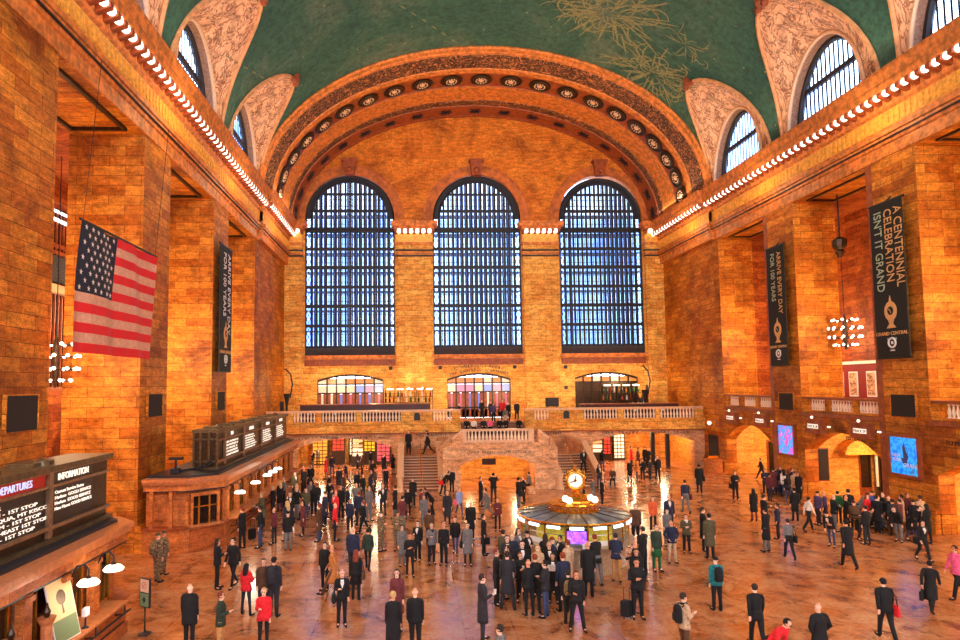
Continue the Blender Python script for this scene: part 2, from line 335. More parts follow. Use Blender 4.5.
# ------------------------------------------------------------------ cornices
PROF = [(-.3, 18.96), (.06, 18.96), (.06, 19.55), (.16, 19.6), (.16, 19.74), (.24, 19.8), (.24, 19.95), (.34, 20.0), (.34, 20.18), (.12, 20.3), (.12, 21.3), (.25, 21.4), (.25, 22.02), (.9, 22.02), (.95, 22.3), (.92, 22.45), (1.05, 22.9), (1.05, 23.05), (-.3, 23.05)]
mb_b = MB().extr([(0, 0), (.58, .22), (.58, .42), (0, .42)], lambda u, w, a: (u, a, w), -.13, .13).build('bracket', 'moulding'); BRK = mb_b.data; bpy.data.objects.remove(mb_b)
mb_b = MB().ball((0, 0, 0), .19, nu=10, nv=7).build('light_bulb', 'bulb', smooth=True); BLB = mb_b.data; bpy.data.objects.remove(mb_b)
for side, x0, sg in (('left', XL, 1), ('right', XR, -1)):
    t = thing('trim_cornice_%s' % side, None, None, kind='structure')
    for a, b, ex in ((-8.6, 50.3, 0), (50.3, YE, .3)):
        mb = MB(); mb.extr([(d+(ex if d > 0 else 0), z) for d, z in PROF], lambda u, w, aa: (x0+sg*u, aa, w), a, b); mb.build('cornice_run', 'plaster', t)
        MB().box(*sorted((x0, x0+sg*(.14+ex))), max(a, 8), b, 20.45, 21.25).build('frieze', 'gold', t)
        mb = MB(); yy = max(a, 8)
        while yy < b: mb.box(*sorted((x0+sg*(.13+ex), x0+sg*(.19+ex))), yy, yy+.16, 20.5, 21.2); yy += .37
        mb.build('fluting', 'gold', t)
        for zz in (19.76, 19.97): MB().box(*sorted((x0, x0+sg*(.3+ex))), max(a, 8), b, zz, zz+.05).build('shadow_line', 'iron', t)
    y = 18.9; k = 0
    while y < YE-.6:
        ex = .3 if y > 50.3 else 0
        o = bpy.data.objects.new('bracket', BRK); COL.objects.link(o); o.parent = t; o.location = (x0+sg*(.27+ex), y, 21.58); o.rotation_euler = (0, 0, 0 if sg > 0 else PI)
        o = bpy.data.objects.new('light_bulb', BLB); COL.objects.link(o); o.location = (x0+sg*(.66+ex), y+.31, 21.9)
        tag(o, 'small round white lamp glowing between brackets under the %s wall cornice' % side, 'light bulb', 'cornice lamps on the %s' % side)
        y += .62
# ------------------------------------------------------------------ vault
def superell(n=26, p=2.0, w=4.4, h=7.1):
    out = []
    for k in range(n+1):
        f = PI*k/n; cu = math.cos(f); su = math.sin(f)
        out.append((-math.copysign(abs(cu)**(2/p), cu)*w, max(0, su)**(2/p)*h))
    return out
SE = superell()
cols = []; yprev = -8.6
for c in BC:
    cols.append((c-4.4-1e-3, 0.0))
    for u, h in SE: cols.append((c+u, h))
    cols.append((c+4.4+1e-3, 0.0))
cols = [(-8.6, 0.0)]+cols+[(50.75, 0.0)]
mb = MB(); NR = 40; G = []
for y, h in cols:
    t0 = math.asin(min(1, h/B_)); G.append(mb.pts([(XC-A_*math.cos(t0+(PI-2*t0)*j/NR), y, ZV+B_*math.sin(t0+(PI-2*t0)*j/NR)) for j in range(NR+1)]))
for i in range(len(G)-1):
    for j in range(NR): mb.face((G[i][j], G[i+1][j], G[i+1][j+1], G[i][j+1]))
mb.build('ceiling', 'vault', kind='structure', smooth=True)
# lunettes : spandrel surface from groin curve to the window arch, trims, glass
for k, c in enumerate(BC):
    for sg, x0 in ((-1, XL), (1, XR)):
        cc = c+(-.2 if sg < 0 else .2)
        t = thing('window_lunette_%s_%d' % ('left' if sg < 0 else 'right', k), None, None, kind='structure')
        n = len(SE)-1; gro = []; arc = []; inn = []
        for i, (u, h) in enumerate(SE):
            ct = math.sqrt(max(0, 1-(h/B_)**2)); gro.append(Vector((XC+sg*A_*ct, c+u, ZV+h)))
            f = PI*i/n; arc.append(Vector((x0+sg*.05, cc-3.5*math.cos(f), ZV+5.1*math.sin(f)))); inn.append(Vector((x0+sg*.75, cc-3.25*math.cos(f), ZV+4.85*math.sin(f))))
        mb = MB(); S = 6
        R = [mb.pts([gro[i].lerp(arc[i], s_/S) for i in range(n+1)]) for s_ in range(S+1)]
        for s_ in range(S):
            for i in range(n):
                d0 = (gro[i]-arc[i]).length
                mb.face((R[s_][i], R[s_][i+1], R[s_+1][i+1], R[s_+1][i]), uv=[(i*.55, s_/S*d0), ((i+1)*.55, s_/S*d0), ((i+1)*.55, (s_+1)/S*d0), (i*.55, (s_+1)/S*d0)])
        mb.build('spandrel', 'spandrel', t, smooth=True)
        inw = Vector((-sg*.06, 0, -.04))
        mb = MB().tube([p+inw for p in gro], .13, 6); mb.build('groin_border', 'tan', t)
        MB().ball(gro[n//2]+Vector((-sg*.3, 0, .1)), .3, .3, .45, nu=8, nv=5).ball(gro[n//2]+Vector((-sg*.2, .35, -.2)), .25, nu=7, nv=4).ball(gro[n//2]+Vector((-sg*.2, -.35, -.2)), .25, nu=7, nv=4).build('tip_ornament', 'moulding', t)
        mb = MB(); A1 = mb.pts([p+Vector((-sg*.08, 0, 0)) for p in arc]); B1 = mb.pts(inn)
        for i in range(n): mb.face((A1[i], A1[i+1], B1[i+1], B1[i]))
        mb.build('reveal', flat('lunette_reveal_%d%d' % (k, sg), srgb(150, 112, 92), .7, vary=.3), t)
        mb = MB().tube([p+Vector((-sg*.1, 0, 0)) for p in arc], .12, 6); mb.build('arch_border', 'rail', t)
        mb = MB().tube([Vector((x0+sg*.6, p.y, p.z)) for p in inn], .2, 6)
        mb.box(*sorted((x0+sg*.5, x0+sg*.7)), cc-3.1, cc+3.1, 25.6, 25.9); mb.box(*sorted((x0+sg*.5, x0+sg*.7)), cc-3.2, cc+3.2, ZV, ZV+.25)
        yy = cc-3.1
        while yy < cc+3.15:
            zt = ZV+4.85*math.sqrt(max(0, 1-((yy-cc)/3.25)**2)); mb.box(*sorted((x0+sg*.59, x0+sg*.62)), yy-.055, yy+.055, ZV, zt); yy += .4
        mb.build('window_bars', 'iron', t)
        mb = MB(); yy = cc-2.9
        while yy < cc+3.15:
            zt = ZV+4.7*math.sqrt(max(0, 1-((yy-cc)/3.25)**2)); mb.box(*sorted((x0+sg*.8, x0+sg*.81)), yy-.02, yy+.02, ZV, zt); yy += .4
        mb.build('outer_slats', 'iron_blue', t)
        mb = MB(); P_ = mb.pts([Vector((x0+sg*.72, p.y, p.z)) for p in inn]); mb.face(P_); mb.build('glass', 'glass', t)
# faded figures painted on the vault : soft curls and rays of old gold paint
def onv(y, t, off=.04):
    a, b = A_-off, B_-off; return Vector((XC-a*math.cos(t), y, ZV+b*math.sin(t)))
def stroke(mb, pts, w):
    L_ = [onv(y, t) for y, t in pts]; I = []
    for i, p in enumerate(L_):
        d = (L_[min(i+1, len(L_)-1)]-L_[max(i-1, 0)]).normalized(); y, t = pts[i]
        nrm = Vector((math.cos(t)/A_, 0, -math.sin(t)/B_)).normalized(); sd = d.cross(nrm).normalized(); ww = w*math.sin(PI*(i+.6)/(len(L_)+.2))
        I.append(mb.pts([p-sd*ww, p+sd*ww]))
    for i in range(len(I)-1): mb.face((I[i][0], I[i][1], I[i+1][1], I[i+1][0]))
rnd = random.Random(3)
def hit(px, py):
    r = ray(px, py); k = 5.0
    while k < 120:
        p = Vector((0, 0, H))+r*k
        if p.z > ZV and ((p.x-XC)/A_)**2+((p.z-ZV)/B_)**2 > 1: return p.y, math.atan2((p.z-ZV)/B_, -(p.x-XC)/A_)
        k += .05
for (cy, ct), sc, ns in ((hit(652, 72), 1.15, 80), (hit(612, 14), 1.3, 80), (hit(686, 45), .7, 24), (hit(675, 92), .5, 12), (hit(585, 8), .8, 30)):
    mb = MB()
    for k in range(ns):
        a = rnd.uniform(0, 2*PI); r = rnd.uniform(0, 1.6)*sc; y0 = cy+r*math.sin(a); t0 = ct+r*math.cos(a)*1.5/15; d = a+rnd.uniform(-1, 1); cv = rnd.uniform(-.5, .5); pts = []
        if k % 3 == 0: d = a; cv = 0
        for i in range(9): pts.append((y0, t0)); y0 += math.sin(d)*.22*sc; t0 += math.cos(d)*.22*sc/15; d += cv
        stroke(mb, pts, .06*sc)
    mb.build('painted_figure', 'vault_gold', kind='structure').name = 'trim_painted_figure'
mb = MB()
for (y0, t0), (y1, t1) in ((hit(610, 30), hit(725, 112)), (hit(400, 5), hit(460, 45)), (hit(225, 55), hit(275, 85)), (hit(560, 2), hit(700, 80))):
    for i in range(12):
        if i % 2 == 0: a, b = i/12, (i+1)/12; stroke(mb, [(y0+(y1-y0)*(a+(b-a)*j/3), t0+(t1-t0)*(a+(b-a)*j/3)) for j in range(4)], .05)
mb.build('trim_painted_lines', 'vault_gold', kind='structure')
# ------------------------------------------------------------------ great end arch
def ring(off, y, n=72):
    return [Vector((XC-(A_-off)*math.cos(PI*i/n), y, ZV+(B_-off)*math.sin(PI*i/n))) for i in range(n+1)]
def sweep(prof, name, mat, parent):
    mb = MB(); n = 72; R = [mb.pts(ring(o, y, n)) for y, o in prof]; acc = 0
    for a in range(len(prof)-1):
        d = math.hypot(prof[a+1][0]-prof[a][0], prof[a+1][1]-prof[a][1])
        for i in range(n):
            u = i*.66; mb.face((R[a][i], R[a+1][i], R[a+1][i+1], R[a][i+1]), uv=[(u, acc), (u, acc+d), (u+.66, acc+d), (u+.66, acc)])
        acc += d
    return mb.build(name, mat, parent)
ga = thing('trim_great_arch', None, None, kind='structure')
sweep([(51, -.5), (50.3, -.1), (50.2, .12), (50.3, .24), (50.7, .28), (50.75, .36), (51.0, .38)], 'outer_roll', 'plaster', ga)
sweep([(51.0, .38), (51.05, .44), (52.5, .72), (52.55, .66), (52.65, .68)], 'carved_band', 'ornate', ga)
sweep([(52.65, .68), (52.7, .78), (53.3, .82)], 'soffit_outer', 'plaster', ga)
sweep([(53.3, .82), (53.35, .76), (55.6, .8), (55.65, .88)], 'medallion_band', 'moulding', ga)
sweep([(55.65, .88), (58.3, .92)], 'soffit_inner', 'plaster', ga)
sweep([(58.3, .92), (58.35, 1.0), (59.2, 1.02)], 'shadow_step', 'ornate', ga)
sweep([(59.2, 1.02), (59.25, 1.1), (61.1, 1.14), (61.1, 1.25), (61.5, 1.25)], 'star_band', 'moulding', ga)
mm_ = MB().lathe((0, 0, 0), [(.98, 0), (.98, .08), (.86, .13), (.8, .05), (.62, .05), (.56, .12), (.36, .12), (.3, .04), (.01, .03)], 20)
md = mm_.build('medallion', 'bronze'); MDM = md.data; bpy.data.objects.remove(md)
mb = MB().lathe((0, 0, .1), [(.26, 0), (.2, .07), (.01, .12)], 12)
for j in range(12): a = j*PI/6; mb.ball((.45*math.cos(a), .45*math.sin(a), .12), .075, nu=6, nv=4)
rs = mb.build('rosette', 'rail'); RSM = rs.data; bpy.data.objects.remove(rs)
mb = MB()
for j in range(8):
    a = j*PI/4; mb.extr([(.12*math.cos(a+.4), .12*math.sin(a+.4)), (.12*math.cos(a-.4), .12*math.sin(a-.4)), (.62*math.cos(a), .62*math.sin(a))], lambda u, w, z: (u, w, z), 0, .1)
mb.lathe((0, 0, 0), [(.2, 0), (.2, .16), (.02, .2)], 10)
st = mb.build('star_boss', 'iron'); STM = st.data; bpy.data.objects.remove(st)
for cnt, y, off, me, nm in ((21, 54.45, .82, MDM, 'medallion'), (19, 60.15, 1.16, STM, 'star_boss')):
    for i in range(cnt):
        t = PI*(i+.5)/cnt; t = t+.0*math.sin(2*t); p = Vector((XC-(A_-off)*math.cos(t), y, ZV+(B_-off)*math.sin(t)))
        nz = Vector((math.cos(t)/(A_-off), 0, -math.sin(t)/(B_-off))).normalized()
        for me2, nm2 in ((me, nm),)+(((RSM, 'rosette'),) if nm == 'medallion' else ()):
            o = bpy.data.objects.new(nm2, me2); COL.objects.link(o); o.parent = ga; o.matrix_local = frame(p, Vector((0, 1, 0)).cross(nz), (0, 1, 0)) if False else frame(p, Vector((0, 1, 0)).cross(nz), Vector((0, 1, 0)))
            q_ = frame(p, (0, 1, 0), nz.cross(Vector((0, 1, 0)))); o.matrix_local = q_
# ------------------------------------------------------------------ end wall
WN = [(-10.3, -1.6), (2.15, 10.85), (14.65, 23.0)]
LOW = [(-9.1, -2.75), (3.4, 9.6), (15.9, 22.2)]
mb = MB()
ops_hi = [(a, b, 10.2, 23.6, 4.4, 'semi') for a, b in WN]
wall(mb, XL, XR, 10.2, 22.4, YE, YE+.9, [(a, b, 10.2, 22.4, 0, 'rect') for a, b in WN], mpy)
wall(mb, XL, XR, 0.0, 10.2, YE, YE+.9, [(a, b, 4.05, 7.85, .55, 'seg') for a, b in LOW], mpy)
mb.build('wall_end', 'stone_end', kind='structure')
mb = MB(); wall(mb, XL, XR, 22.4, 36, YE, YE+.9, [(a, b, 22.4, 23.6, 4.4, 'semi') for a, b in WN], mpy)
mb.build('wall_end_tympanum', 'tympanum', kind='structure')
mb = MB(); wall(mb, XL-1, XR+1, 0, 36, -8.6, -9.2, [(a, b, 8, 23.6, 4.4, 'semi') for a, b in WN], mpy); mb.build('wall_west', 'stone_end', kind='structure')
mb = MB(); mb.box(XL, XR, -8.6, -1.6, 0, 5.6).build('wall_west_balcony', 'stone', kind='structure')
# pilasters with lit capitals
for k, (a, b) in enumerate(((-1.45, 2.1), (10.95, 14.4), (XL+.02, -10.5), (23.1, XR-.02))):
    t = thing('trim_pilaster_%d' % k, None, None, kind='structure')
    MB().box(a, b, YE-.45, YE, 4.05, 21.0).build('shaft', 'stone_end', t)
    mb = MB().box(a-.1, b+.1, YE-.6, YE, 19.95, 20.15).box(a-.1, b+.1, YE-.6, YE, 20.9, 21.15).box(a-.2, b+.2, YE-1.0, YE, 22.35, 22.6).box(a-.45, b+.45, YE-1.25, YE, 22.6, 23.1)
    mb.build('capital', 'plaster', t)
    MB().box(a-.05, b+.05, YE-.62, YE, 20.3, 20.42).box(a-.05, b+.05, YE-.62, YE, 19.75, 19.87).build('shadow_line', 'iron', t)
    MB().box(a-.02, b+.02, YE-.5, YE, 21.15, 22.35).build('frieze', 'gold', t)
    nb = 6 if k < 2 else 2
    for j in range(nb+1):
        o = bpy.data.objects.new('bracket', BRK); COL.objects.link(o); o.parent = t; o.location = (a+(b-a)*j/nb, YE-.48, 21.93); o.rotation_euler = (0, 0, -PI/2)
        if j < nb:
            o = bpy.data.objects.new('light_bulb', BLB); COL.objects.link(o); o.location = (a+(b-a)*(j+.5)/nb, YE-.85, 22.2); o.scale = (1.25,)*3
            tag(o, 'white lamp glowing under the capital of the '+('left window pier', 'right window pier', 'far left corner pier', 'far right corner pier')[k], 'light bulb', 'capital lamps %s' % ('left', 'right', 'far left', 'far right')[k])
# big windows
for k, (a, b) in enumerate(WN):
    t = thing('window_%d' % (k+1), None, None, kind='structure'); c = (a+b)/2; hw = (b-a)/2
    def top(x, r=hw): return 23.6+4.4*math.sqrt(max(0, 1-((x-c)/r)**2))
    n = 30; y = YE+.35
    arcp = lambda rr, yy, zz=0: [Vector((c-rr*math.cos(PI*i/n), yy, 23.6+(rr+zz)*math.sin(PI*i/n))) for i in range(n+1)]
    # outer frame with lattice border
    mb = MB(); O = arcp(hw, y-.1); I = arcp(hw-.62, y-.1)
    P1 = mb.pts(O); P2 = mb.pts(I)
    for i in range(n): mb.face((P1[i], P1[i+1], P2[i+1], P2[i]))
    for s0, s1 in ((a, a+.14), (a+.5, a+.64), (b-.14, b), (b-.64, b-.5)): mb.box(s0, s1, y-.12, y+.1, 10.2, 23.6)
    mb.box(a, b, y-.1, y+.1, 10.2, 11.0)
    mb.build('frame', 'iron', t)
    MB().tube(arcp(hw-.1, y-.15), .12, 6).tube(arcp(hw-.62, y-.15), .09, 6).build('arch_ribs', 'iron', t)
    mb = MB(); z = 11.0; s_ = 1      # X lattice in the side borders
    while z < 23.4:
        for xa, xb in ((a+.14, a+.5), (b-.5, b-.14)):
            mb.tube([(xa, y, z), (xb, y, z+.7)], .035, 4, False); mb.tube([(xb, y, z), (xa, y, z+.7)], .035, 4, False)
        z += .7
    mb.build('border_lattice', 'iron', t)
    mb = MB(); x = a+.64; nbars = 16; dx = (b-a-1.28)/nbars
    for j in range(nbars+1):
        xx = a+.64+dx*j; mb.box(xx-.115, xx+.115, y-.08, y+.05, 10.9, top(xx, hw)-.5)
        if j < nbars: mb.box(xx+dx/2-.045, xx+dx/2+.045, y-.02, y+.02, 10.9, top(xx+dx/2, hw)-.5)
    mb.build('mullions', 'iron', t)
    mb = MB()
    for z, hh in ((11.0, .16), (12.95, .3), (14.85, .34), (16.75, .3), (18.65, .34), (20.5, .3), (22.3, .5), (24.3, .28), (26.0, .22)):
        w2 = hw-.1 if z < 23.6 else hw*math.sqrt(max(0, 1-((z-23.6)/4.4)**2))-.3; mb.box(c-w2, c+w2, y-.14, y+.05, z, z+hh)
    for z0 in (11.0, 12.95, 14.85, 16.75, 18.65, 20.5, 22.5, 24.3):
        for q_ in (.33, .66):
            z = z0+1.9*q_; w2 = hw-.5 if z < 23.6 else hw*math.sqrt(max(0, 1-((z-23.6)/4.4)**2))-.3; mb.box(c-w2, c+w2, y-.03, y+.03, z, z+.045)
    mb.build('transoms', 'iron', t)
    mb = MB(); x = a+.6
    while x < b-.6:
        mb.box(x, x+.1+.2*random.random(), YE+2.1, YE+2.15, 10.4, top(x, hw)); x += dx
    for z in (12.6, 14.6, 16.5, 18.4, 20.3, 22.2, 24.1): mb.box(a, b, YE+.9, YE+2.1, z, z+.1)
    mb.build('outer_sash', 'iron_blue', t)
    MB().box(a, b, y+.06, y+.08, 10.9, 23.6).build('glass', 'glass', t)
    mb = MB(); P_ = mb.pts([Vector((p.x, y+.07, p.z)) for p in arcp(hw, y)]); mb.face(P_); mb.build('arch_glass', 'glass', t)
    MB().box(a, b, y-.2, y+.1, 10.2, 10.95).build('grille_panel', 'lattice', t)
    # stone archivolt, keystone and sill
    mb = MB()
    for r0, r1, yo in ((hw, hw+.28, .16), (hw+.28, hw+.82, .06), (hw+.82, hw+.92, .16)):
        for i in range(n):
            f0, f1 = PI*i/n, PI*(i+1)/n
            P = [Vector((c-r*math.cos(f), YE-yo, 23.6+(r-hw+4.4)*math.sin(f))) for r, f in ((r0, f0), (r1, f0), (r1, f1), (r0, f1))]; Q = [Vector((p.x, YE, p.z)) for p in P]
            i_ = mb.pts(P); j_ = mb.pts(Q); mb.face(i_); mb.face((i_[0], i_[3], j_[3], j_[0])); mb.face((i_[1], i_[2], j_[2], j_[1]))
    mb.build('archivolt', 'archi', t)
    mb = MB().extr([(-.45, 27.85), (.45, 27.85), (.62, 29.2), (-.62, 29.2)], lambda u, w, d: (c+u, d, w), YE-.6, YE).box(c-.75, c+.75, YE-.7, YE, 29.2, 29.45).ball((c, YE-.65, 28.3), .3)
    mb.build('keystone', 'moulding', t)
    MB().box(a-.2, b+.2, YE-.3, YE+.3, 9.85, 10.22).build('sill', 'plaster', t)
    mb = MB().box(a, b, YE-.1, YE, 9.2, 9.8)
    for j in range(28): xx = a+(b-a)*j/28; mb.box(xx+.05, xx+.2, YE-.16, YE-.1, 9.3, 9.7)
    mb.build('meander_band', 'moulding', t)
# balcony level doors behind the three low arches
def pane_mat(i):
    cs = [srgb(206, 140, 176), srgb(90, 120, 215), srgb(232, 206, 180), srgb(206, 130, 60), srgb(178, 90, 120), srgb(140, 160, 225)]
    return cs[i % 6]
PM = [flat('lit_pane_%d' % i, pane_mat(i), .3, emit=.28) for i in range(6)]
rnd = random.Random(11)
for k, (a, b) in enumerate(LOW):
    t = thing('door_%d' % (k+1), None, None, kind='structure'); nd = 7; w = (b-a)/nd; y = YE+.4
    mb = MB()
    for j in range(nd+1): mb.box(a+w*j-.07, a+w*j+.07, y-.1, y+.06, 4.05, 8.35-(.5*((j-3.5)/3.5)**2))
    for z in (5.0, 6.5, 7.35): mb.box(a, b, y-.1, y+.06, z, z+.14)
    o = (a, b, 4.05, 7.85, .55, 'seg'); us = op_us(o, 14)
    for u0, u1 in zip(us, us[1:]): mb.extr([(u0, az(o, u0)-.2), (u1, az(o, u1)-.2), (u1, az(o, u1)), (u0, az(o, u0))], lambda u, w_, d: (u, d, w_), y-.1, y+.06)
    mb.build('frame', 'bronze', t)
    for j in range(nd):
        x0 = a+w*j+.07; x1 = a+w*(j+1)-.07
        for z0, z1, pal in ((4.1, 6.5, (1, 2, 4)), (6.64, 7.35, (0, 5, 2)), (7.49, 8.0, (3, 3, 3, 2))):
            if k == 2 and z0 < 7: continue
            MB().box(x0, x1, y, y+.02, z0, z1-.02).build('pane', PM[rnd.choice(pal)], t)
            if z0 < 6: MB().box(x0, x0+.28, y-.05, y, z0, z1).box(x1-.28, x1, y-.05, y, z0, z1).box(x0, x1, y-.05, y, z0, z0+.8).build('door_leaf', 'moulding', t)
    if k == 2: MB().box(a, b, y, y+.1, 4.05, 7.4).build('back_panel', 'bronze', t)
t = thing('wall_inscription', None, None, kind='structure')
def arc_text(s_, cx, y, z, half, drop, size, parent, mat='iron'):
    n = len(s_)
    for i, ch in enumerate(s_):
        if ch == ' ': continue
        u = (i+.5)/n*2-1; text(ch, size, mat, frame((cx+u*half, y, z-drop*u*u), (1, 0, -2*drop*u/half), (2*drop*u/half, 0, 1)), 'letter', parent)
arc_text('TO VANDERBILT AVENUE', 6.5, YE-.02, 9.15, 2.5, .4, .42, t); arc_text('THE CAMPBELL APARTMENT', 6.5, YE-.02, 8.7, 2.9, .5, .4, t)
for i, (x, z) in enumerate(((-2.05, 8.95), (2.75, 8.95), (10.0, 8.95), (15.0, 8.9), (15.0, 6.9))):
    MB().box(x-.17, x+.17, YE-.06, YE, z-.17, z+.17).build('vent', 'black', label='small square black vent in the end wall, '+('right of the left arched door', 'left of the middle arched door', 'right of the middle arched door', 'upper one left of the right arched door', 'lower one left of the right arched door')[i], cat='vent', group='square wall vents')
# ------------------------------------------------------------------ balcony and the arches beneath
YB = 53.5
mb = MB(); o1 = (-9.6, -1.7, 0, 2.15, .75, 'seg'); o2 = (15.25, 24.0, 0, 2.3, .8, 'seg')
wall(mb, XL, XR, 0, 3.45, YB, YB+.8, [o1, o2], mpy)
mb.build('wall_balcony_front', 'stone_pink', kind='structure')
mb = MB().box(XL, 4.1, YB, YE, 3.5, 4.05).box(9.4, XR, YB, YE, 3.5, 4.05).box(4.1, 9.4, YB+2.2, YE, 3.5, 4.05); mb.build('floor_balcony', 'stone', kind='structure')
mb = MB()
for xa, xb in ((XL, 4.05), (9.45, XR+.0)):
    mb.box(xa, xb, YB-.35, YB+.1, 3.36, 3.5); mb.box(xa, xb, YB-.2, YB+.2, 3.5, 4.15); mb.box(xa, xb, YB-.28, YB+.2, 4.15, 4.28)
mb.build('trim_balcony', 'stone_end', kind='structure')
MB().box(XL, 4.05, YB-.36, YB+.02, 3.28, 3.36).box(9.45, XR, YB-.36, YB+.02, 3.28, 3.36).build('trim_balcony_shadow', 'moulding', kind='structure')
def balustrade(label, xa, xb, y, z, groups, posts, rail='rail'):
    t = thing('balustrade', label, 'balustrade', ((xa+xb)/2, y, z)); cx = (xa+xb)/2
    MB().box(xa-cx, xb-cx, -.2, .2, .78, .95).build('rail', rail, t)
    for p0, p1 in posts: MB().box(p0-cx, p1-cx, -.15, .15, 0, .78).build('post', 'stone_end', t)
    for g0, g1 in groups: n = max(1, round((g1-g0)/.27)); balus(t, [(g0-cx+(g1-g0)*(i+.5)/n, 0, 0.02) for i in range(n)], sc=1.1)
    return t
balustrade('long left balcony balustrade with pale rail and bulbous balusters', XL+.1, 4.05, YB, 4.28, [(-9.9, -8.0), (-7.55, -4.65), (-4.2, -.95), (1.7, 3.3)], [(XL+.1, -9.9), (-8.0, -7.55), (-4.65, -4.2), (-.95, 1.7), (3.3, 4.05)])
balustrade('long right balcony balustrade with pale rail and bulbous balusters', 9.45, XR-.1, YB, 4.28, [(10.25, 11.6), (14.5, 17.45), (17.9, 20.7), (21.1, 24.1)], [(9.45, 10.25), (11.6, 14.5), (17.45, 17.9), (20.7, 21.1), (24.1, XR-.1)])
for i, x in enumerate((.4, 13.0)):
    mb = MB().extr([(-.25, 0), (.25, 0), (.25, .45)]+[(.25*math.cos(a*PI/8), .45+.2*math.sin(a*PI/8)) for a in range(1, 8)]+[(-.25, .45)], lambda u, w, d: (x+u, d, 4.35+w), YB-.2, YB-.17)
    mb.build('trim_niche_%d' % i, 'black', kind='structure')
# lit passages under the balcony
mb = MB()
for a, b in ((-10.6, -.9), (14.4, 24.8)):
    mb.box(a-.3, a, YB+.8, 74, 0, 3.4); mb.box(b, b+.3, YB+.8, 74, 0, 3.4); mb.box(a, b, 74, 74.3, 0, 3.4); mb.box(a, b, YB+.8, 74, 3.42, 3.6)
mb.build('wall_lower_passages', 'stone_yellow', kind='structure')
t = thing('wall_lettering', None, None, kind='structure')
arc_text('42ND ST PASSAGE', -7.8, YB-.02, 3.02, 1.7, .12, .3, t); arc_text('VANDERBILT HALL', -3.6, YB-.02, 2.98, 1.7, .12, .3, t)
arc_text('LOWER TRACKS', 17.4, YB-.02, 3.08, 1.8, .12, .32, t); arc_text('TRACKS 38-42', 21.9, YB-.02, 3.1, 1.6, .12, .32, t)
text('WEST BALCONY', .34, 'iron', frame((1.6, YB-.02, 3.1), (1, 0, 0), (0, 0, 1)), 'letters', t); text('WEST BALCONY', .34, 'iron', frame((11.3, YB-.02, 3.1), (1, 0, 0), (0, 0, 1)), 'letters', t)
# ------------------------------------------------------------------ grand stair
t = thing('double_staircase', 'double marble staircase with central arched block below the balcony', 'staircase', (6.1, 44.2, 0)); YS = 44.2
def L3(mb, nm, mat, **k): o = mb.build(nm, mat, t, **k); o.location = (-6.1, -44.2, 0); return o
mb = MB(); wall(mb, 2.1, 10.1, 0, 2.9, YS, YS+.7, [(3.3, 8.5, 0, 1.7, .65, 'seg')], mpy)
mb.extr([(2.1, 2.9), (10.1, 2.9), (8.35, 3.3), (3.45, 3.3)], lambda u, w, d: (u, d, w), YS, YS+.7)
L3(mb, 'front_wall', 'stone_pink')
mb = MB()   # solid sides and platform
mb.box(2.1, 3.0, YS+.7, YB, 0, 2.9).box(8.9, 10.1, YS+.7, YB, 0, 2.9).box(3.0, 8.9, YS+.7, 50.5, 2.6, 3.15).box(3.0, 8.9, 50.5, YB, 0, 2.9)
L3(mb, 'core', 'stone_pink')
mb = MB().box(2.5, 9.4, 49.6, 49.9, 0, 2.6); L3(mb, 'passage_back', 'stone_yellow')
mb = MB().box(3.35, 8.45, YS-.1, YS+.12, 3.28, 3.42).box(3.35, 8.45, YS-.14, YS+.14, 4.05, 4.2).box(3.35, 3.75, YS-.12, YS+.12, 3.4, 4.05).box(8.05, 8.45, YS-.12, YS+.12, 3.4, 4.05)
L3(mb, 'front_rail', 'rail')
for i in range(17): o = bpy.data.objects.new('baluster', BAL); COL.objects.link(o); o.parent = t; o.location = (-6.1+3.9+i*.25, 0, 3.4)
def slab_pts(P, w, h, nm, mat):
    mb = MB()
    for (p, q_) in zip(P, P[1:]):
        p = Vector(p); q_ = Vector(q_); d = Vector(((q_-p).y, -(q_-p).x, 0)).normalized()*w/2
        i = mb.pts([p-d, p+d, q_+d, q_-d, p-d+Vector((0, 0, h)), p+d+Vector((0, 0, h)), q_+d+Vector((0, 0, h)), q_-d+Vector((0, 0, h))])
        for q4 in ((3, 2, 1, 0), (4, 5, 6, 7), (0, 1, 5, 4), (1, 2, 6, 5), (2, 3, 7, 6), (3, 0, 4, 7)): mb.face([i[z] for z in q4])
    return L3(mb, nm, mat)
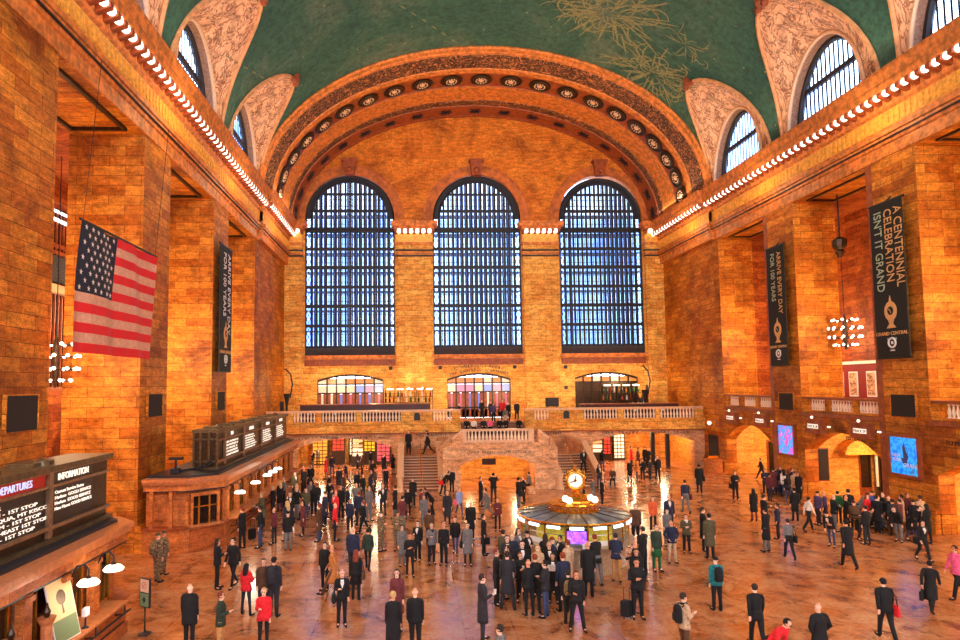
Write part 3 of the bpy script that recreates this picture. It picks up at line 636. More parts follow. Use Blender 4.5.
for sx in (0, 1):
    X = lambda x: x if sx == 0 else 12.2-x
    slab_pts([(X(3.5), YS, 4.05), (X(2.75), YS+.1, 3.45), (X(2.1), YS+1.4, 2.75), (X(2.05), YS+2.0, 2.55)], .4, .16, 'slope_rail', 'rail')
    slab_pts([(X(3.5), YS, 3.3), (X(2.75), YS+.1, 2.75), (X(2.1), YS+1.4, 2.1)], .3, .8, 'slope_wall', 'stone_pink')
    # inner and outer stair parapets
    for xx, nm in ((2.0, 'inner_parapet'), (-.85, 'outer_parapet')):
        mb = MB(); mb.extr([(YS, 0), (YS, .85), (48.2, 2.8), (48.6, 2.8), (48.6, 0)], lambda u, w, a: (a, u, w), X(xx)-.16, X(xx)+.16); L3(mb, nm, 'stone_pink')
        slab_pts([(X(xx), YS-.1, .85), (X(xx), 48.2, 2.8), (X(xx), 49.4 if xx > 0 else YB, 2.8)], .46, .15, 'parapet_rail', 'rail')
    if True:
        slab_pts([(X(-.85), 48.6, 1.9), (X(-.85), YB, 1.9)], .3, .95, 'landing_wall', 'stone_pink')
    MB_ = MB().lathe((X(2.0), YS-.1, 0), [(.27, 0), (.27, .2), (.2, .25), (.2, .95), (.28, 1.0), (.28, 1.12), (.05, 1.2)], 14); L3(MB_, 'newel', 'rail')
    MB_ = MB().lathe((X(-.85), YS-.1, 0), [(.27, 0), (.27, .2), (.2, .25), (.2, .95), (.28, 1.0), (.28, 1.12), (.05, 1.2)], 14); L3(MB_, 'newel', 'rail')
    n = 12
    for i in range(n):
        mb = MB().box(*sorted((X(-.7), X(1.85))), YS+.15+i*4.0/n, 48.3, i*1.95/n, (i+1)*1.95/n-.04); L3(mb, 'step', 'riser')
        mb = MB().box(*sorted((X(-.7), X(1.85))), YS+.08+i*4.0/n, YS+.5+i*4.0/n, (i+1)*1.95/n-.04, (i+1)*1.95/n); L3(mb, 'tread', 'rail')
    mb = MB().box(*sorted((X(-.7), X(2.1))), 48.3, YB, 0, 1.95); L3(mb, 'landing', 'stone_pink')
    mb = MB().tube([(X(.6), YS+.1, .95), (X(.6), 48.3, 2.9), (X(.6), 48.9, 2.9)], .035, 6)
    for i in range(4): mb.tube([(X(.6), YS+.4+i*1.25, .2+i*.6), (X(.6), YS+.4+i*1.25, 1.05+i*.62)], .025, 5)
    L3(mb, 'handrail', 'brass')
n = 5
for i in range(n): mb = MB().box(4.1, 9.4, 51.9+i*.5, YB+2.3, 2.9 if i == 0 else 3.15+(i-1)*.18, 3.15+(i+1)*.18); L3(mb, 'upper_step', 'riser')
arc_text('LOWER LEVEL', 4.7, YS-.02, 2.62, .95, .1, .24, t); arc_text('DINING CONCOURSE', 7.1, YS-.02, 2.62, 1.15, .1, .24, t)
for o in t.children:
    if o.name.startswith('letter'): o.location = (-6.1, -44.2, 0)
MB().box(-.5, .5, -.06, .06, 0, .45).build('hanging_sign', 'bronze', label='small dark sign hanging inside the central stair arch', cat='sign', loc=(5.55, 46.5, 1.45))
# ------------------------------------------------------------------ ticket booths
M['booth'] = stone('booth_stone', srgb(206, 122, 62), srgb(176, 90, 40), srgb(120, 54, 24), bw=2.2, bh=1.0, ms=.006, stainc=srgb(150, 72, 34), stain=.5, bump=.2)
M['counter'] = flat('counter_top', srgb(196, 118, 70), .3, vary=.2)
M['dark_glass'] = flat('dark_window_glass', srgb(28, 20, 18), .08)
def booth(label, y0, y1, loc_lab, n):
    t = thing('ticket_booth', label, 'ticket booth', (-10.4, (y0+y1)/2, 0)); cy = (y0+y1)/2; XF = -8.65
    def P(mb, nm, mat, **k): o = mb.build(nm, mat, t, **k); o.location = (10.4, -cy, 0); return o
    ch = 1.4
    def plan(e, y0=y0, y1=y1):   # plan outline with canted corner at the near and far ends
        return [(XL+.3, y0-e), (XF-ch, y0-e), (XF+e, y0+ch*.8), (XF+e, y1-.6), (XF-.6, y1+e), (XL+.3, y1+e)]
    up = lambda u, w, z: (u, w, z)
    P(MB().extr(plan(.06), up, 0, .35), 'plinth', 'booth'); P(MB().extr(plan(0), up, .35, 1.05), 'dado', 'booth'); P(MB().extr(plan(.1), up, 1.05, 1.13), 'dado_moulding', 'moulding')
    P(MB().extr(plan(-.35), up, 1.13, 2.75), 'core', 'booth'); P(MB().extr(plan(0), up, 2.72, 3.0), 'frieze', 'booth'); P(MB().extr(plan(.12), up, 3.0, 3.12), 'cornice', 'counter')
    P(MB().extr(plan(.2), up, 3.12, 3.26), 'top_ledge', 'counter'); P(MB().extr(plan(-.3), up, 3.26, 3.34), 'roof', 'iron')
    P(MB().extr(plan(-.02), up, 2.66, 2.72), 'shadow_moulding', 'iron')
    ys = y0+ch+.35; wid = (y1-.8-ys)/n
    for i in range(n):
        a = ys+i*wid
        P(MB().box(XF-.22, XF-.02, a-.16, a+.16, 1.13, 2.7).box(XF-.26, XF+.03, a-.2, a+.2, 1.13, 1.26).box(XF-.26, XF+.03, a-.2, a+.2, 2.5, 2.62), 'pilaster', 'booth')
        P(MB().box(XF-.37, XF-.33, a+.3, a+wid-.3, 1.2, 2.55), 'window_pane', 'dark_glass')
        mb = MB().box(XF-.33, XF-.28, a+.24, a+.32, 1.13, 2.6).box(XF-.33, XF-.28, a+wid-.32, a+wid-.24, 1.13, 2.6).box(XF-.33, XF-.28, a+.24, a+wid-.24, 2.52, 2.62).box(XF-.33, XF-.29, a+wid/2-.03, a+wid/2+.03, 1.13, 2.55)
        for j in range(5): mb.box(XF-.32, XF-.29, a+.3+j*(wid-.6)/4-.012, a+.3+j*(wid-.6)/4+.012, 1.13, 1.9)
        P(mb, 'window_frame', 'brass')
    P(MB().box(XF-.3, XF+.42, y0+ch+.2, y1-1.4, 1.13, 1.19), 'counter_top', 'counter')
    mb = MB()
    yy = y0+ch+.6
    while yy < y1-1: mb.tube([(XF+.02, yy, .75), (XF+.3, yy, .78), (XF+.3, yy, 1.1)], .025, 5); yy += 1.7
    mb.tube([(XF+.3, y0+ch+.4, .8), (XF+.3, y1-1, .8)], .03, 6); mb.tube([(XF+.12, y0+ch+.4, .45), (XF+.12, y1-1, .45)], .025, 6)
    P(mb, 'foot_rail', 'iron')
    # near end face: window with dark panes, flanking colonnettes
    P(MB().box(-11.6, -11.45, y0-.06, y0+.02, 1.13, 2.7).box(-10.75, -10.6, y0-.06, y0+.02, 1.13, 2.7), 'end_pilaster', 'booth')
    a, b = Vector((XF-ch+.12, y0+.02, 0)), Vector((XF-.12, y0+ch*.8-.1, 0)); d = (b-a); L = d.length; d.normalize(); nr = Vector((d.y, -d.x, 0))
    def Q(s0, s1, z0, z1, o0, o1):
        mb = MB(); mb.extr([(s0, z0), (s1, z0), (s1, z1), (s0, z1)], lambda u, w, o: tuple(a+d*u+nr*o+Vector((0, 0, w))), o0, o1); return mb
    P(Q(.2, L-.2, 1.2, 2.45, -.3, -.03), 'corner_window', 'dark_glass'); P(Q(.1, .22, 1.13, 2.6, -.1, .04), 'corner_frame', 'booth'); P(Q(L-.22, L-.1, 1.13, 2.6, -.1, .04), 'corner_frame', 'booth'); P(Q(.1, L-.1, 2.45, 2.6, -.1, .05), 'corner_frame', 'booth')
    P(Q(.45, .52, 1.2, 2.45, -.05, .0), 'corner_bar', 'brass'); P(Q(L-.6, L-.53, 1.2, 2.45, -.05, .0), 'corner_bar', 'brass'); P(Q(.2, L-.2, 1.95, 2.0, -.05, .0), 'corner_bar', 'brass')
    P(Q(0, L, 1.13, 1.2, -.3, .3), 'corner_counter', 'counter')
    return t, P
tb1, PB1 = booth('nearest stone ticket booth under the departures board, with brass grilles and white lamps', 7.0, 20.55, '', 7)
tb2, PB2 = booth('farther long stone ticket booth beneath the black arrivals board, canted corner window', 28.9, 49.3, '', 10)
text('TRAVEL INFORMATION', .16, 'counter', frame((-8.63, 18.3, 2.87), (0, 1, 0), (0, 0, 1)), 'lettering', tb1).location = (10.4, -(7+20.55)/2, 0)
# lamps on brackets
def desk_lamp(loc, label, group):
    t = thing('bracket_lamp', label, 'lamp', loc, group=group)
    MB().tube([(-.42, 0, .15), (-.3, 0, .42), (-.1, 0, .45), (0, 0, .33), (0, 0, .12)], .022, 6).build('arm', 'iron', t, smooth=True)
    MB().lathe((0, 0, 0), [(.04, .17), (.07, .12), (.09, .1)], 10).build('cap', 'black', t)
    MB().lathe((0, 0, 0), [(.06, .12), (.2, .08), (.27, 0.0), (.25, -.04), (.1, -.06)], 14).build('globe', 'globe', t, smooth=True)
desk_lamp((-8.2, 16.75, 2.4), 'round white lamp at the nearest booth, just right of the tilted poster', 'booth lamps near')
desk_lamp((-8.2, 18.1, 2.37), 'round white lamp at the nearest booth, closest to its far end', 'booth lamps near')
for y, w_ in zip((30.9, 33.9, 36.6, 38.0, 39.4), ('nearest the canted corner', 'second from the canted corner', 'third from the canted corner', 'fourth from the canted corner', 'farthest from the canted corner')):
    desk_lamp((-8.2, y, 2.3), 'white lamp over the far ticket booth counter, '+w_, 'booth lamps far')
for i, y in enumerate((12.3, 13.9, 15.2)):
    t = thing('counter_column', 'short carved stone column with capital on near booth counter, '+('leftmost', 'middle one', 'one beside the tilted poster')[i], 'column', (-8.35, y, 1.19), group='counter columns')
    MB().lathe((0, 0, 0), [(.16, 0), (.16, .08), (.12, .12), (.12, .75), (.18, .85), (.2, .92)], 10).build('shaft', 'counter', t); MB().lathe((0, 0, .92), [(.05, 0), (.09, .12), (.04, .22), (.02, .32)], 8).build('finial', 'bronze', t)
# poster on the counter
t = thing('poster', 'tilted cream and green clock poster leaning on near ticket counter', 'poster', (-8.4, 16.25, 1.2)); t.rotation_euler = (0, math.radians(-14), math.radians(-8)); t.scale = (1, 1.15, 1.3)
MB().box(-.02, .02, -.38, .38, .42, 1.15).box(-.02, .02, -.38, .38, .0, .42).build('board', 'white', t)
MB().box(.02, .026, -.36, .36, .42, 1.13).build('cream_field', flat('cream_print', srgb(240, 205, 140), .5), t); MB().box(.02, .026, -.36, .36, .02, .42).build('green_field', flat('green_print', srgb(110, 130, 90), .5), t)
mb = MB().extr([(.14*math.cos(a*PI/8), .8+.14*math.sin(a*PI/8)) for a in range(16)], lambda u, w, d: (d, u, w), .027, .03).extr([(-.03, .5), (.03, .5), (.02, .68), (-.02, .68)], lambda u, w, d: (d, u, w), .027, .03); mb.build('clock_print', 'bronze', t)
t = thing('pen_holder', 'small dark metal stands on the near ticket counter beside poster', 'stand', (-8.4, 17.05, 1.19)); MB().lathe((0, 0, 0), [(.1, 0), (.03, .05), (.02, .3), (.06, .35)], 8).build('stand', 'iron', t); MB().box(-.05, .05, -.1, .1, .3, .5).build('plate', 'white', t)
# standing sign
p = Vector((-8.0, 19.75, 0)); t = thing('stanchion_sign', 'freestanding black pole sign with clock and red slash near booth end', 'sign', (p.x, p.y, 0), rz=math.radians(-32))
MB().tube([(0, 0, 0), (0, 0, 1.45)], .025, 8).lathe((0, 0, 0), [(.2, 0), (.2, .02), (.03, .06)], 12).build('pole', 'black', t)
MB().box(-.22, .22, -.03, .03, .78, 1.62).build('panel', 'black', t); MB().box(-.19, .19, -.04, -.03, 1.22, 1.59).build('upper_print', flat('pale_pink_print', srgb(236, 190, 160), .5), t); MB().box(-.19, .19, -.04, -.03, .81, 1.18).build('lower_print', flat('sage_print', srgb(120, 140, 100), .5), t)
mb = MB(); mb.tube([(.09*math.cos(a*PI/8), -.045, 1.42+.09*math.sin(a*PI/8)) for a in range(17)], .01, 4).tube([(-.06, -.045, 1.36), (.06, -.045, 1.48)], .01, 4); mb.build('ring_mark', flat('red_mark', srgb(200, 60, 40), .5), t)
MB().extr([(-.08, 1.0), (0, .9), (.08, 1.0), (0, 1.1)], lambda u, w, d: (u, d, w), -.045, -.04).build('diamond_mark', 'black', t)
# ------------------------------------------------------------------ departure boards
M['led'] = flat('board_letters', srgb(230, 220, 205), .5, emit=.9, ecol=srgb(250, 235, 215)); M['panel'] = flat('board_panel', srgb(40, 34, 34), .35, vary=.2)
M['bronze_light'] = flat('worn_bronze_frame', srgb(140, 104, 74), .4, .3, vary=.3); M['red_strip'] = flat('red_header', srgb(178, 32, 22), .5); M['blue_led'] = flat('pale_blue_letters', srgb(190, 205, 240), .5, emit=.7)
def board(label, y0, y1, cells, z0=3.34, z1=5.2):
    x = -9.4; t = thing('departure_board', label, 'departure board', (-10.0, (y0+y1)/2, z0)); cy = (y0+y1)/2
    def P(mb, nm, mat): o = mb.build(nm, mat, t); o.location = (10.0, -cy, -z0); return o
    P(MB().box(x-1.15, x-.05, y0, y1, z0, z1-.05), 'cabinet', 'bronze'); P(MB().box(x-1.2, x+.1, y0-.08, y1+.08, z1-.05, z1+.1).box(x-1.2, x+.12, y0-.08, y1+.08, z0, z0+.12), 'top_and_base', 'bronze_green')
    mb = MB()
    for xx in (x-1.18, x-.85, x-.45, x-.07): mb.box(xx, xx+.1, y0-.05, y0+.02, z0, z1)
    mb.box(x-1.18, x, y0-.05, y0, z0+.35, z0+.42); mb.box(x-1.18, x, y0-.05, y0, z1-.4, z1-.33); P(mb, 'end_frame', 'bronze_green')
    P(MB().box(x-.05, x+.05, y0, y1, z1-.47, z1-.4).box(x-.05, x+.08, y0, y1, z0+.33, z0+.42).box(x-.05, x+.08, y0, y1, z1-.08, z1-.0), 'frame_bar', 'bronze_light')
    for k in range(int((y1-y0)/2.2)):
        yy = y0+.6+k*2.2; P(MB().box(x-.9, x-.2, yy, yy+.9, z1+.1, z1+.2).lathe((x-.3, yy+.45, z1+.1), [(.2, 0), (.18, .12), (.05, .2)], 10), 'roof_vent', 'bronze_green')
    for ya, yb, hd, rows, red in cells:
        P(MB().box(x-.04, x-.01, ya, yb, z0+.42, z1-.47), 'screen', 'panel'); P(MB().box(x-.03, x+.07, ya-.26, ya-.08, z0, z1), 'mullion', 'bronze_light')
        P(MB().box(x-.04, x-.015, ya, yb, z1-.4, z1-.1), 'header', 'panel' if not red else 'red_strip')
        o = text(hd, .26, 'blue_led' if red else 'led', frame((x-.005, (ya+yb)/2, z1-.25), (0, 1, 0), (0, 0, 1)), 'header_letters', t, squeeze=.9); o.location = (10.0, -cy, -z0)
        n = len(rows); h = (z1-z0-1.0)/n
        for i, r_ in enumerate(rows):
            if not r_: continue
            zz = z1-.56-(i+.5)*h; o = text(r_, min(.26, h*.85), 'led', frame((x-.005, ya+.12, zz), (0, 1, 0), (0, 0, 1)), 'row_letters', t, align='LEFT', squeeze=min(2.3, (yb-ya-.35)/(len(r_)*min(.26, h*.85)*.5)))
            o.location = (10.0, -cy, -z0)
            P(MB().box(x-.012, x-.006, ya+.04, yb-.04, zz-h/2, zz-h/2+.015), 'row_line', 'bronze_green')
    return t
board('large near bronze departures board with red header strip on ticket booth roof', 9.5, 20.25,
      [(10, 13.5, 'TIME  DEPARTURES', ['5:02  HUDSON  STAMFORD', '5:07  HARLEM  BREWSTER', '5:12  NEW HAVEN LINE', '5:19  CROTON HARMON', '5:22  WHITE PLAINS'], True),
       (13.8, 16.9, 'LINE DEPARTURES', ['REMARKS', 'HUDSON - 1ST STOP', 'CHAPPAQUA, MT KISCO', 'FORDHAM - 1ST STOP', 'TO SOUTHEAST 1ST STOP', 'MERRITT - 1ST STOP'], True),
       (17.2, 19.3, 'INFORMATION', ['Current Service Status', 'Hudson  GOOD SERVICE', 'Harlem  GOOD SERVICE', 'New Haven GOOD SERVICE', '', ''], False)])
rw = ['5:05 CROTON 24', '5:08 STAMFORD 18', '5:11 WASSAIC 33', '5:14 POUGHKEEPSIE', '5:18 NEW CANAAN 27', '5:21 SOUTHEAST 30']
board('long black arrivals board of four panels with white rows on far booth', 31.3, 48.3,
      [(32.6, 35.0, 'TIME', rw[:5], False), (36.2, 39.4, 'ARRIVALS', rw, False), (40.4, 43.6, 'HARLEM', rw, False), (44.4, 47.8, 'HUDSON', rw, False)], z1=5.15)
t = thing('roof_bust', 'small dark equipment and cables on far booth roof near board', 'equipment', (-11.0, 30.3, 3.34)); MB().box(-.2, .2, -.15, .15, 0, .2).tube([(0, 0, .2), (0, 0, .6)], .05, 6).box(-.3, .3, -.12, .12, .6, .72).build('camera_stand', 'iron', t); MB().tube([(.2, 0, .1), (.8, .3, .18), (1.3, .2, .3), (1.5, .6, .5)], .04, 6).tube([(.1, .1, .05), (.9, .7, .1), (1.4, 1, .3)], .04, 6).build('cable', 'iron', t)
# ------------------------------------------------------------------ speakers on the piers
for x, sg, items in ((XL, 1, ((19.5, 21.1, 6.0, 7.1), (29.7, 31.35, 5.95, 7.0), (40.0, 41.65, 5.85, 7.0))), (XR, -1, ((30.35, 31.95, 5.45, 6.55), (40.4, 42.0, 5.4, 6.5)))):
    for i, (a, b, c0, c1) in enumerate(items):
        t = thing('wall_speaker', 'flat dark square speaker panel on %s %s wall pier' % (('nearest', 'second nearest', 'third nearest')[i], 'left' if sg > 0 else 'right'), 'speaker', (x+sg*.02, (a+b)/2, (c0+c1)/2), group='pier speaker panels')
        hw, hh = (b-a)/2, (c1-c0)/2
        MB().box(*sorted((0, sg*.1)), -hw, hw, -hh, hh).build('grille', 'speaker_cloth', t); MB().box(*sorted((0, sg*.13)), -hw-.04, hw+.04, hh, hh+.04).box(*sorted((0, sg*.13)), -hw-.04, hw+.04, -hh-.04, -hh).box(*sorted((0, sg*.13)), -hw-.04, -hw, -hh, hh).box(*sorted((0, sg*.13)), hw, hw+.04, -hh, hh).build('frame', 'stone', t)
# ------------------------------------------------------------------ banners
M['banner'] = flat('black_banner_cloth', srgb(22, 24, 22), .75); M['pgold'] = flat('banner_gold', srgb(224, 168, 104), .6); M['pmint'] = flat('banner_mint', srgb(176, 190, 160), .6)
def banner(label, x, sg, y0, y1, z0, z1, l1, l2, l3):
    t = thing('banner', label, 'banner', (x, (y0+y1)/2, z1), group=None); w = (y1-y0)/2; h = z1-z0
    MB().box(*sorted((0, sg*.05)), -w, w, -h, 0).build('cloth', 'banner', t); MB().tube([(0, -w-.1, .05), (0, w+.1, .05)], .06, 8).tube([(0, -w-.05, -h-.03), (0, w+.05, -h-.03)], .05, 8).tube([(0, 0, .05), (-sg*.3, 0, .35)], .04, 6).build('rod', 'black', t)
    s = -sg   # reading direction: letters turned to run downwards
    top = Vector((0, 0, -.25)); xd = (0, 0, -1); yd = (0, sg*1, 0) if sg > 0 else (0, -1, 0)
    # facing +x for sg>0 ; normal = xd x yd
    for i, (s_, mt, off) in enumerate(l1):
        text(s_, .70*w/1.05 if len(l1) > 2 else .62*w/1.0, mt, frame((sg*.07, off*w*(-sg), -.35), xd, yd), 'lettering', t, align='LEFT', squeeze=l2)
    zc = -h*.76
    mb = MB().extr([(.42*math.cos(a*PI/10), zc+.45+.5*math.sin(a*PI/10)) for a in range(20)], lambda u, ww, d: (d, u, ww), *sorted((sg*.05, sg*.07)))
    mb.extr([(-.12, zc-.2), (.12, zc-.2), (.2, zc), (-.2, zc)], lambda u, ww, d: (d, u, ww), *sorted((sg*.05, sg*.07))).extr([(-.32, zc-.42), (.32, zc-.42), (.12, zc-.2), (-.12, zc-.2)], lambda u, ww, d: (d, u, ww), *sorted((sg*.05, sg*.07))).extr([(-.1, zc+.9), (.1, zc+.9), (0, zc+1.25)], lambda u, ww, d: (d, u, ww), *sorted((sg*.05, sg*.07)))
    mb.build('clock_print', 'pgold', t)
    MB().extr([(.2*math.cos(a*PI/8), zc+.47+.22*math.sin(a*PI/8)) for a in range(16)], lambda u, ww, d: (d, u, ww), *sorted((sg*.07, sg*.08))).build('clock_face_print', 'banner', t)
    MB().tube([(sg*.09, 0, zc+.47), (sg*.09, .1, zc+.57)], .025, 4).tube([(sg*.09, 0, zc+.47), (sg*.09, -.05, zc+.35)], .02, 4).build('clock_hands_print', 'pgold', t)
    text('GRAND CENTRAL', .24*w, 'pgold', frame((sg*.07, 0, zc-.7), (0, sg*1, 0), (0, 0, 1)), 'name_lettering', t); text('100 YEARS', .13*w, 'pmint', frame((sg*.07, 0, zc-.98), (0, sg*1, 0), (0, 0, 1)), 'small_lettering', t)
    mb = MB(); zz = -h+.75
    mb.tube([(sg*.07, .24*math.cos(a*PI/8), zz+.24*math.sin(a*PI/8)) for a in range(17)], .05, 5).ball((sg*.07, 0, zz), .03, .09, .09).box(*sorted((sg*.05, sg*.08)), -.14, .14, zz-.42, zz-.36); mb.build('round_emblem', 'white', t)
banner('nearest right wall black banner reading A CENTENNIAL CELEBRATION', XR-.35, -1, 30.15, 32.35, 8.45, 16.45, [('A CENTENNIAL', 'pgold', -.72), ('CELEBRATION', 'pgold', -.12), ("ISN'T IT GRAND", 'pmint', .52)], .8, 0)
banner('farther right wall black banner with two lines of small lettering', XR-.35, -1, 40.3, 42.3, 8.4, 16.3, [('ARRIVE EVERY DAY', 'pgold', -.45), ('FOR 100 YEARS', 'pmint', .3)], .78, 0)
banner('narrow black banner hanging on the left wall pier behind the flag', XL+.35, 1, 39.45, 41.95, 8.3, 16.2, [('ARRIVE EVERY DAY', 'white', -.45), ('FOR 100 YEARS', 'white', .3)], .78, 0)
# ------------------------------------------------------------------ flag
t = thing('flag', 'large american flag with stars and stripes hung flat by left wall', 'flag', (-11.5, 22.35, 13.15)); L, W = 6.45, 4.6
fr = flat('flag_red', srgb(222, 24, 34), .7); fw = flat('flag_white', srgb(216, 158, 128), .75, vary=.12); fb = flat('flag_blue', srgb(26, 32, 48), .75); fs = flat('flag_star', srgb(240, 226, 214), .6)
def wob(u, z): return .06*math.sin(u*2.2+z*.6)+.025*math.sin(u*5+z)
mb = MB(); NU = 26
for s_ in range(13):
    mb.cur = s_ % 2
    z0_, z1_ = -s_*W/13, -(s_+1)*W/13
    for i in range(NU):
        u0, u1 = L*i/NU, L*(i+1)/NU
        if s_ < 7 and u1 <= L*.4401+1e-2: mb.cur = 2
        else: mb.cur = s_ % 2
        sk = -.35*0
        mb.quad((wob(u0, z0_), u0+z0_*.08, z0_), (wob(u1, z0_), u1+z0_*.08, z0_), (wob(u1, z1_), u1+z1_*.08, z1_), (wob(u0, z1_), u0+z1_*.08, z1_))
mb.build('cloth', [fr, fw, fb], t)
mb = MB()
for r_ in range(9):
    for c_ in range(6 if r_ % 2 == 0 else 5):
        u = L*.42*((c_+.5+(.5 if r_ % 2 else 0))/6); z = -W*7/13*(r_+.6)/9.2; P = []
        for a in range(10): rr = .115 if a % 2 == 0 else .048; P.append((wob(u, z)+.03, u+z*.08+rr*math.sin(a*PI/5), z+rr*math.cos(a*PI/5)))
        mb.face(mb.pts(P)); mb.face(mb.pts([(p_[0]-.06, p_[1], p_[2]) for p_ in P]))
mb.build('stars', fs, t); MB().tube([(0, -.1, .05), (0, L+.1, .05)], .05, 8).build('rope_bar', 'black', t); MB().tube([(0, .1, .05), (.5, .1, 5.9)], .012, 4).tube([(0, L-.1, .05), (.5, L-.1, 5.9)], .012, 4).build('hanging_wire', 'black', t)
# ------------------------------------------------------------------ screens and track signs on the right
def screen_mat(name, cols, sc):
    q = NT(name); uv = q.n('ShaderNodeUVMap'); v = uv.outputs[0]; n = q.noise(v, sc, 4, .7, .6)
    c = q.ramp(n, [(0.28, cols[0]), (.42, cols[1]), (.52, cols[2]), (.6, cols[3]), (.72, cols[4])]); q.l(c, q.b.inputs['Base Color']); q.l(c, q.b.inputs['Emission Color']); q.b.inputs['Emission Strength'].default_value = 1.0; q.b.inputs['Roughness'].default_value = .2; return q.m
SM1 = screen_mat('sea_blue_picture', [srgb(16, 60, 160), srgb(20, 110, 214), srgb(40, 160, 235), srgb(24, 80, 150), srgb(140, 200, 190)], 1.6)
SM2 = screen_mat('bright_collage_picture', [srgb(30, 60, 160), srgb(70, 170, 235), srgb(60, 120, 220), srgb(220, 60, 180), srgb(90, 220, 200)], 2.6)
for i, (a, b, z0, z1, mt, lb) in enumerate(((30.35, 32.15, 2.55, 4.4, SM1, 'framed glowing blue advertising screen on the nearest right wall pier'), (40.5, 42.25, 2.5, 4.35, SM2, 'framed glowing multicoloured advertising screen on the second right wall pier'))):
    t = thing('advertising_screen', lb, 'screen', (XR-.02, (a+b)/2, z0)); w = (b-a)/2; h = z1-z0
    MB().box(-.12, 0, -w, w, 0, h).build('display', mt, t)
    MB().box(-.2, .0, -w-.14, -w, -.14, h+.14).box(-.2, 0, w, w+.14, -.14, h+.14).box(-.2, 0, -w, w, h, h+.14).box(-.2, 0, -w, w, -.14, 0).build('frame', 'moulding', t)
    mb = MB(); mb.extr([(-.1, .5), (.1, .5), (.22, .85), (.05, .8), (.1, 1.35), (-.02, 1.6), (-.12, 1.2), (-.28, .9)], lambda u, ww, d: (d, u, ww), -.13, -.125)
    mb.build('figure_print', flat('screen_figure_%d' % i, srgb(40, 46, 90) if i == 0 else srgb(240, 90, 200), .4, emit=.5), t)
    if i == 0: text('NEW\nYORK', .22, 'white', frame((-.14, .5, .8), (0, -1, 0), (0, 0, 1)), 'lettering', t); text('GRAND', .3, 'white', frame((-.14, -.45, .45), (0, -1, 0), (0, 0, 1)), 'lettering', t)
M['sign_light'] = flat('sign_light_panel', srgb(240, 228, 210), .4, emit=.8)
for y, lb, s_ in ((34.1, 'nearest lit track sign box on right wall, left of blue screen', 'TRACK 29'), (38.2, 'lit track sign box over the left of middle arched passage', 'TRACK 28'), (44.2, 'lit track sign box over the far passage, beside colourful screen', 'TRACK 27'), (48.4, 'farthest lit track sign box on the right wall', 'TRACK 26')):
    t = thing('track_sign', lb, 'sign', (XR-.02, y, 4.55), group='lit track signs')
    MB().box(-.3, 0, -.75, .75, -.38, .34).box(-.36, 0, -.82, .82, .34, .42).box(-.36, 0, -.82, .82, -.46, -.38).build('box', 'moulding', t); MB().box(-.33, -.3, -.5, .5, -.16, .1).build('lit_panel', 'sign_light', t)
    text(s_, .22, 'iron', frame((-.335, 0, -.04), (0, -1, 0), (0, 0, 1)), 'lettering', t); MB().ball((-.35, 0, .42+.1), .08).build('lamp', 'globe', t); MB().box(-.1, 0, -1.2, -1.05, -.05, .03).build('small_light', 'globe', t)
text('TO MADISON AVENUE', .3, 'iron', frame((XR-.02, 27.3, 4.35), (0, -1, 0), (0, 0, 1)), 'wall_letters', None)['kind'] = 'structure'
text('TO TRACKS', .3, 'iron', frame((XR-.02, 34.9, 3.98), (0, -1, 0), (0, 0, 1)), 'wall_letters', None)['kind'] = 'structure'
# passage furniture : doors, dark panels, lit awning in the right hand passages
def slab(name, label, cat, x0, x1, y0, y1, z0, z1, mat, parts=()):
    t = thing(name, label, cat, ((x0+x1)/2, (y0+y1)/2, z0)); o = MB().box(x0, x1, y0, y1, z0, z1).build('panel', mat, t); o.location = (-(x0+x1)/2, -(y0+y1)/2, -z0)
    for nm, mt, bx in parts: o = MB().box(*bx).build(nm, mt, t); o.location = (-(x0+x1)/2, -(y0+y1)/2, -z0)
    return t
slab('notice_board', 'tall narrow dark notice board on lit wall of middle passage', 'notice board', 25.85, 26.45, 39.7, 39.77, 1.0, 2.95, 'speaker_cloth', [('frame', 'moulding', (25.78, 26.52, 39.74, 39.79, .92, 3.03))])
slab('door', 'grey framed door at the right end of middle right wall passage', 'door', 29.45, 30.3, 39.4, 39.5, 0, 2.7, 'bronze', [('pane', 'dark_glass', (29.6, 30.15, 39.36, 39.4, .5, 2.5)), ('frame', 'bronze_green', (29.38, 30.4, 39.45, 39.55, 0, 2.8))])
slab('door', 'narrow tall dark glazed door next to black vertical sign in passage', 'door', 28.55, 29.2, 39.68, 39.75, .5, 2.6, 'dark_glass', [('frame', 'moulding', (28.48, 29.27, 39.72, 39.78, 0, 2.7))])
t = slab('vertical_sign', 'slim pale vertical sign strip beside grey framed passage door', 'sign', 29.25, 29.4, 39.3, 39.36, .6, 2.6, 'white'); 
slab('door', 'tall narrow dark door inside the farthest right wall passage', 'door', 28.35, 28.85, 49.78, 49.85, 0, 2.5, 'dark_glass', [('frame', 'moulding', (28.2, 29.0, 49.82, 49.88, 0, 2.65))])
t = thing('kiosk_awning', 'curved pale yellow awning inside the middle right wall passage', 'awning', (28.6, 39.3, 2.85)); MB().extr([(-1.5, 0), (1.5, 0)]+[(1.5*math.cos(a*PI/10), .8*math.sin(a*PI/10)) for a in range(1, 10)], lambda u, w, d: (u, d, w), -.4, .4).build('canopy', 'stone_yellow', t); MB().box(-1.6, 1.6, -.5, -.4, -.2, 0).build('fascia', 'gold', t)
slab('ground_vent', 'square dark grille low on the right wall beside balcony arch', 'vent', XR-.1, XR, 51.0, 52.6, 1.1, 2.9, 'speaker_cloth', [('frame', 'moulding', (XR-.06, XR, 50.9, 52.7, 1.0, 3.0))])
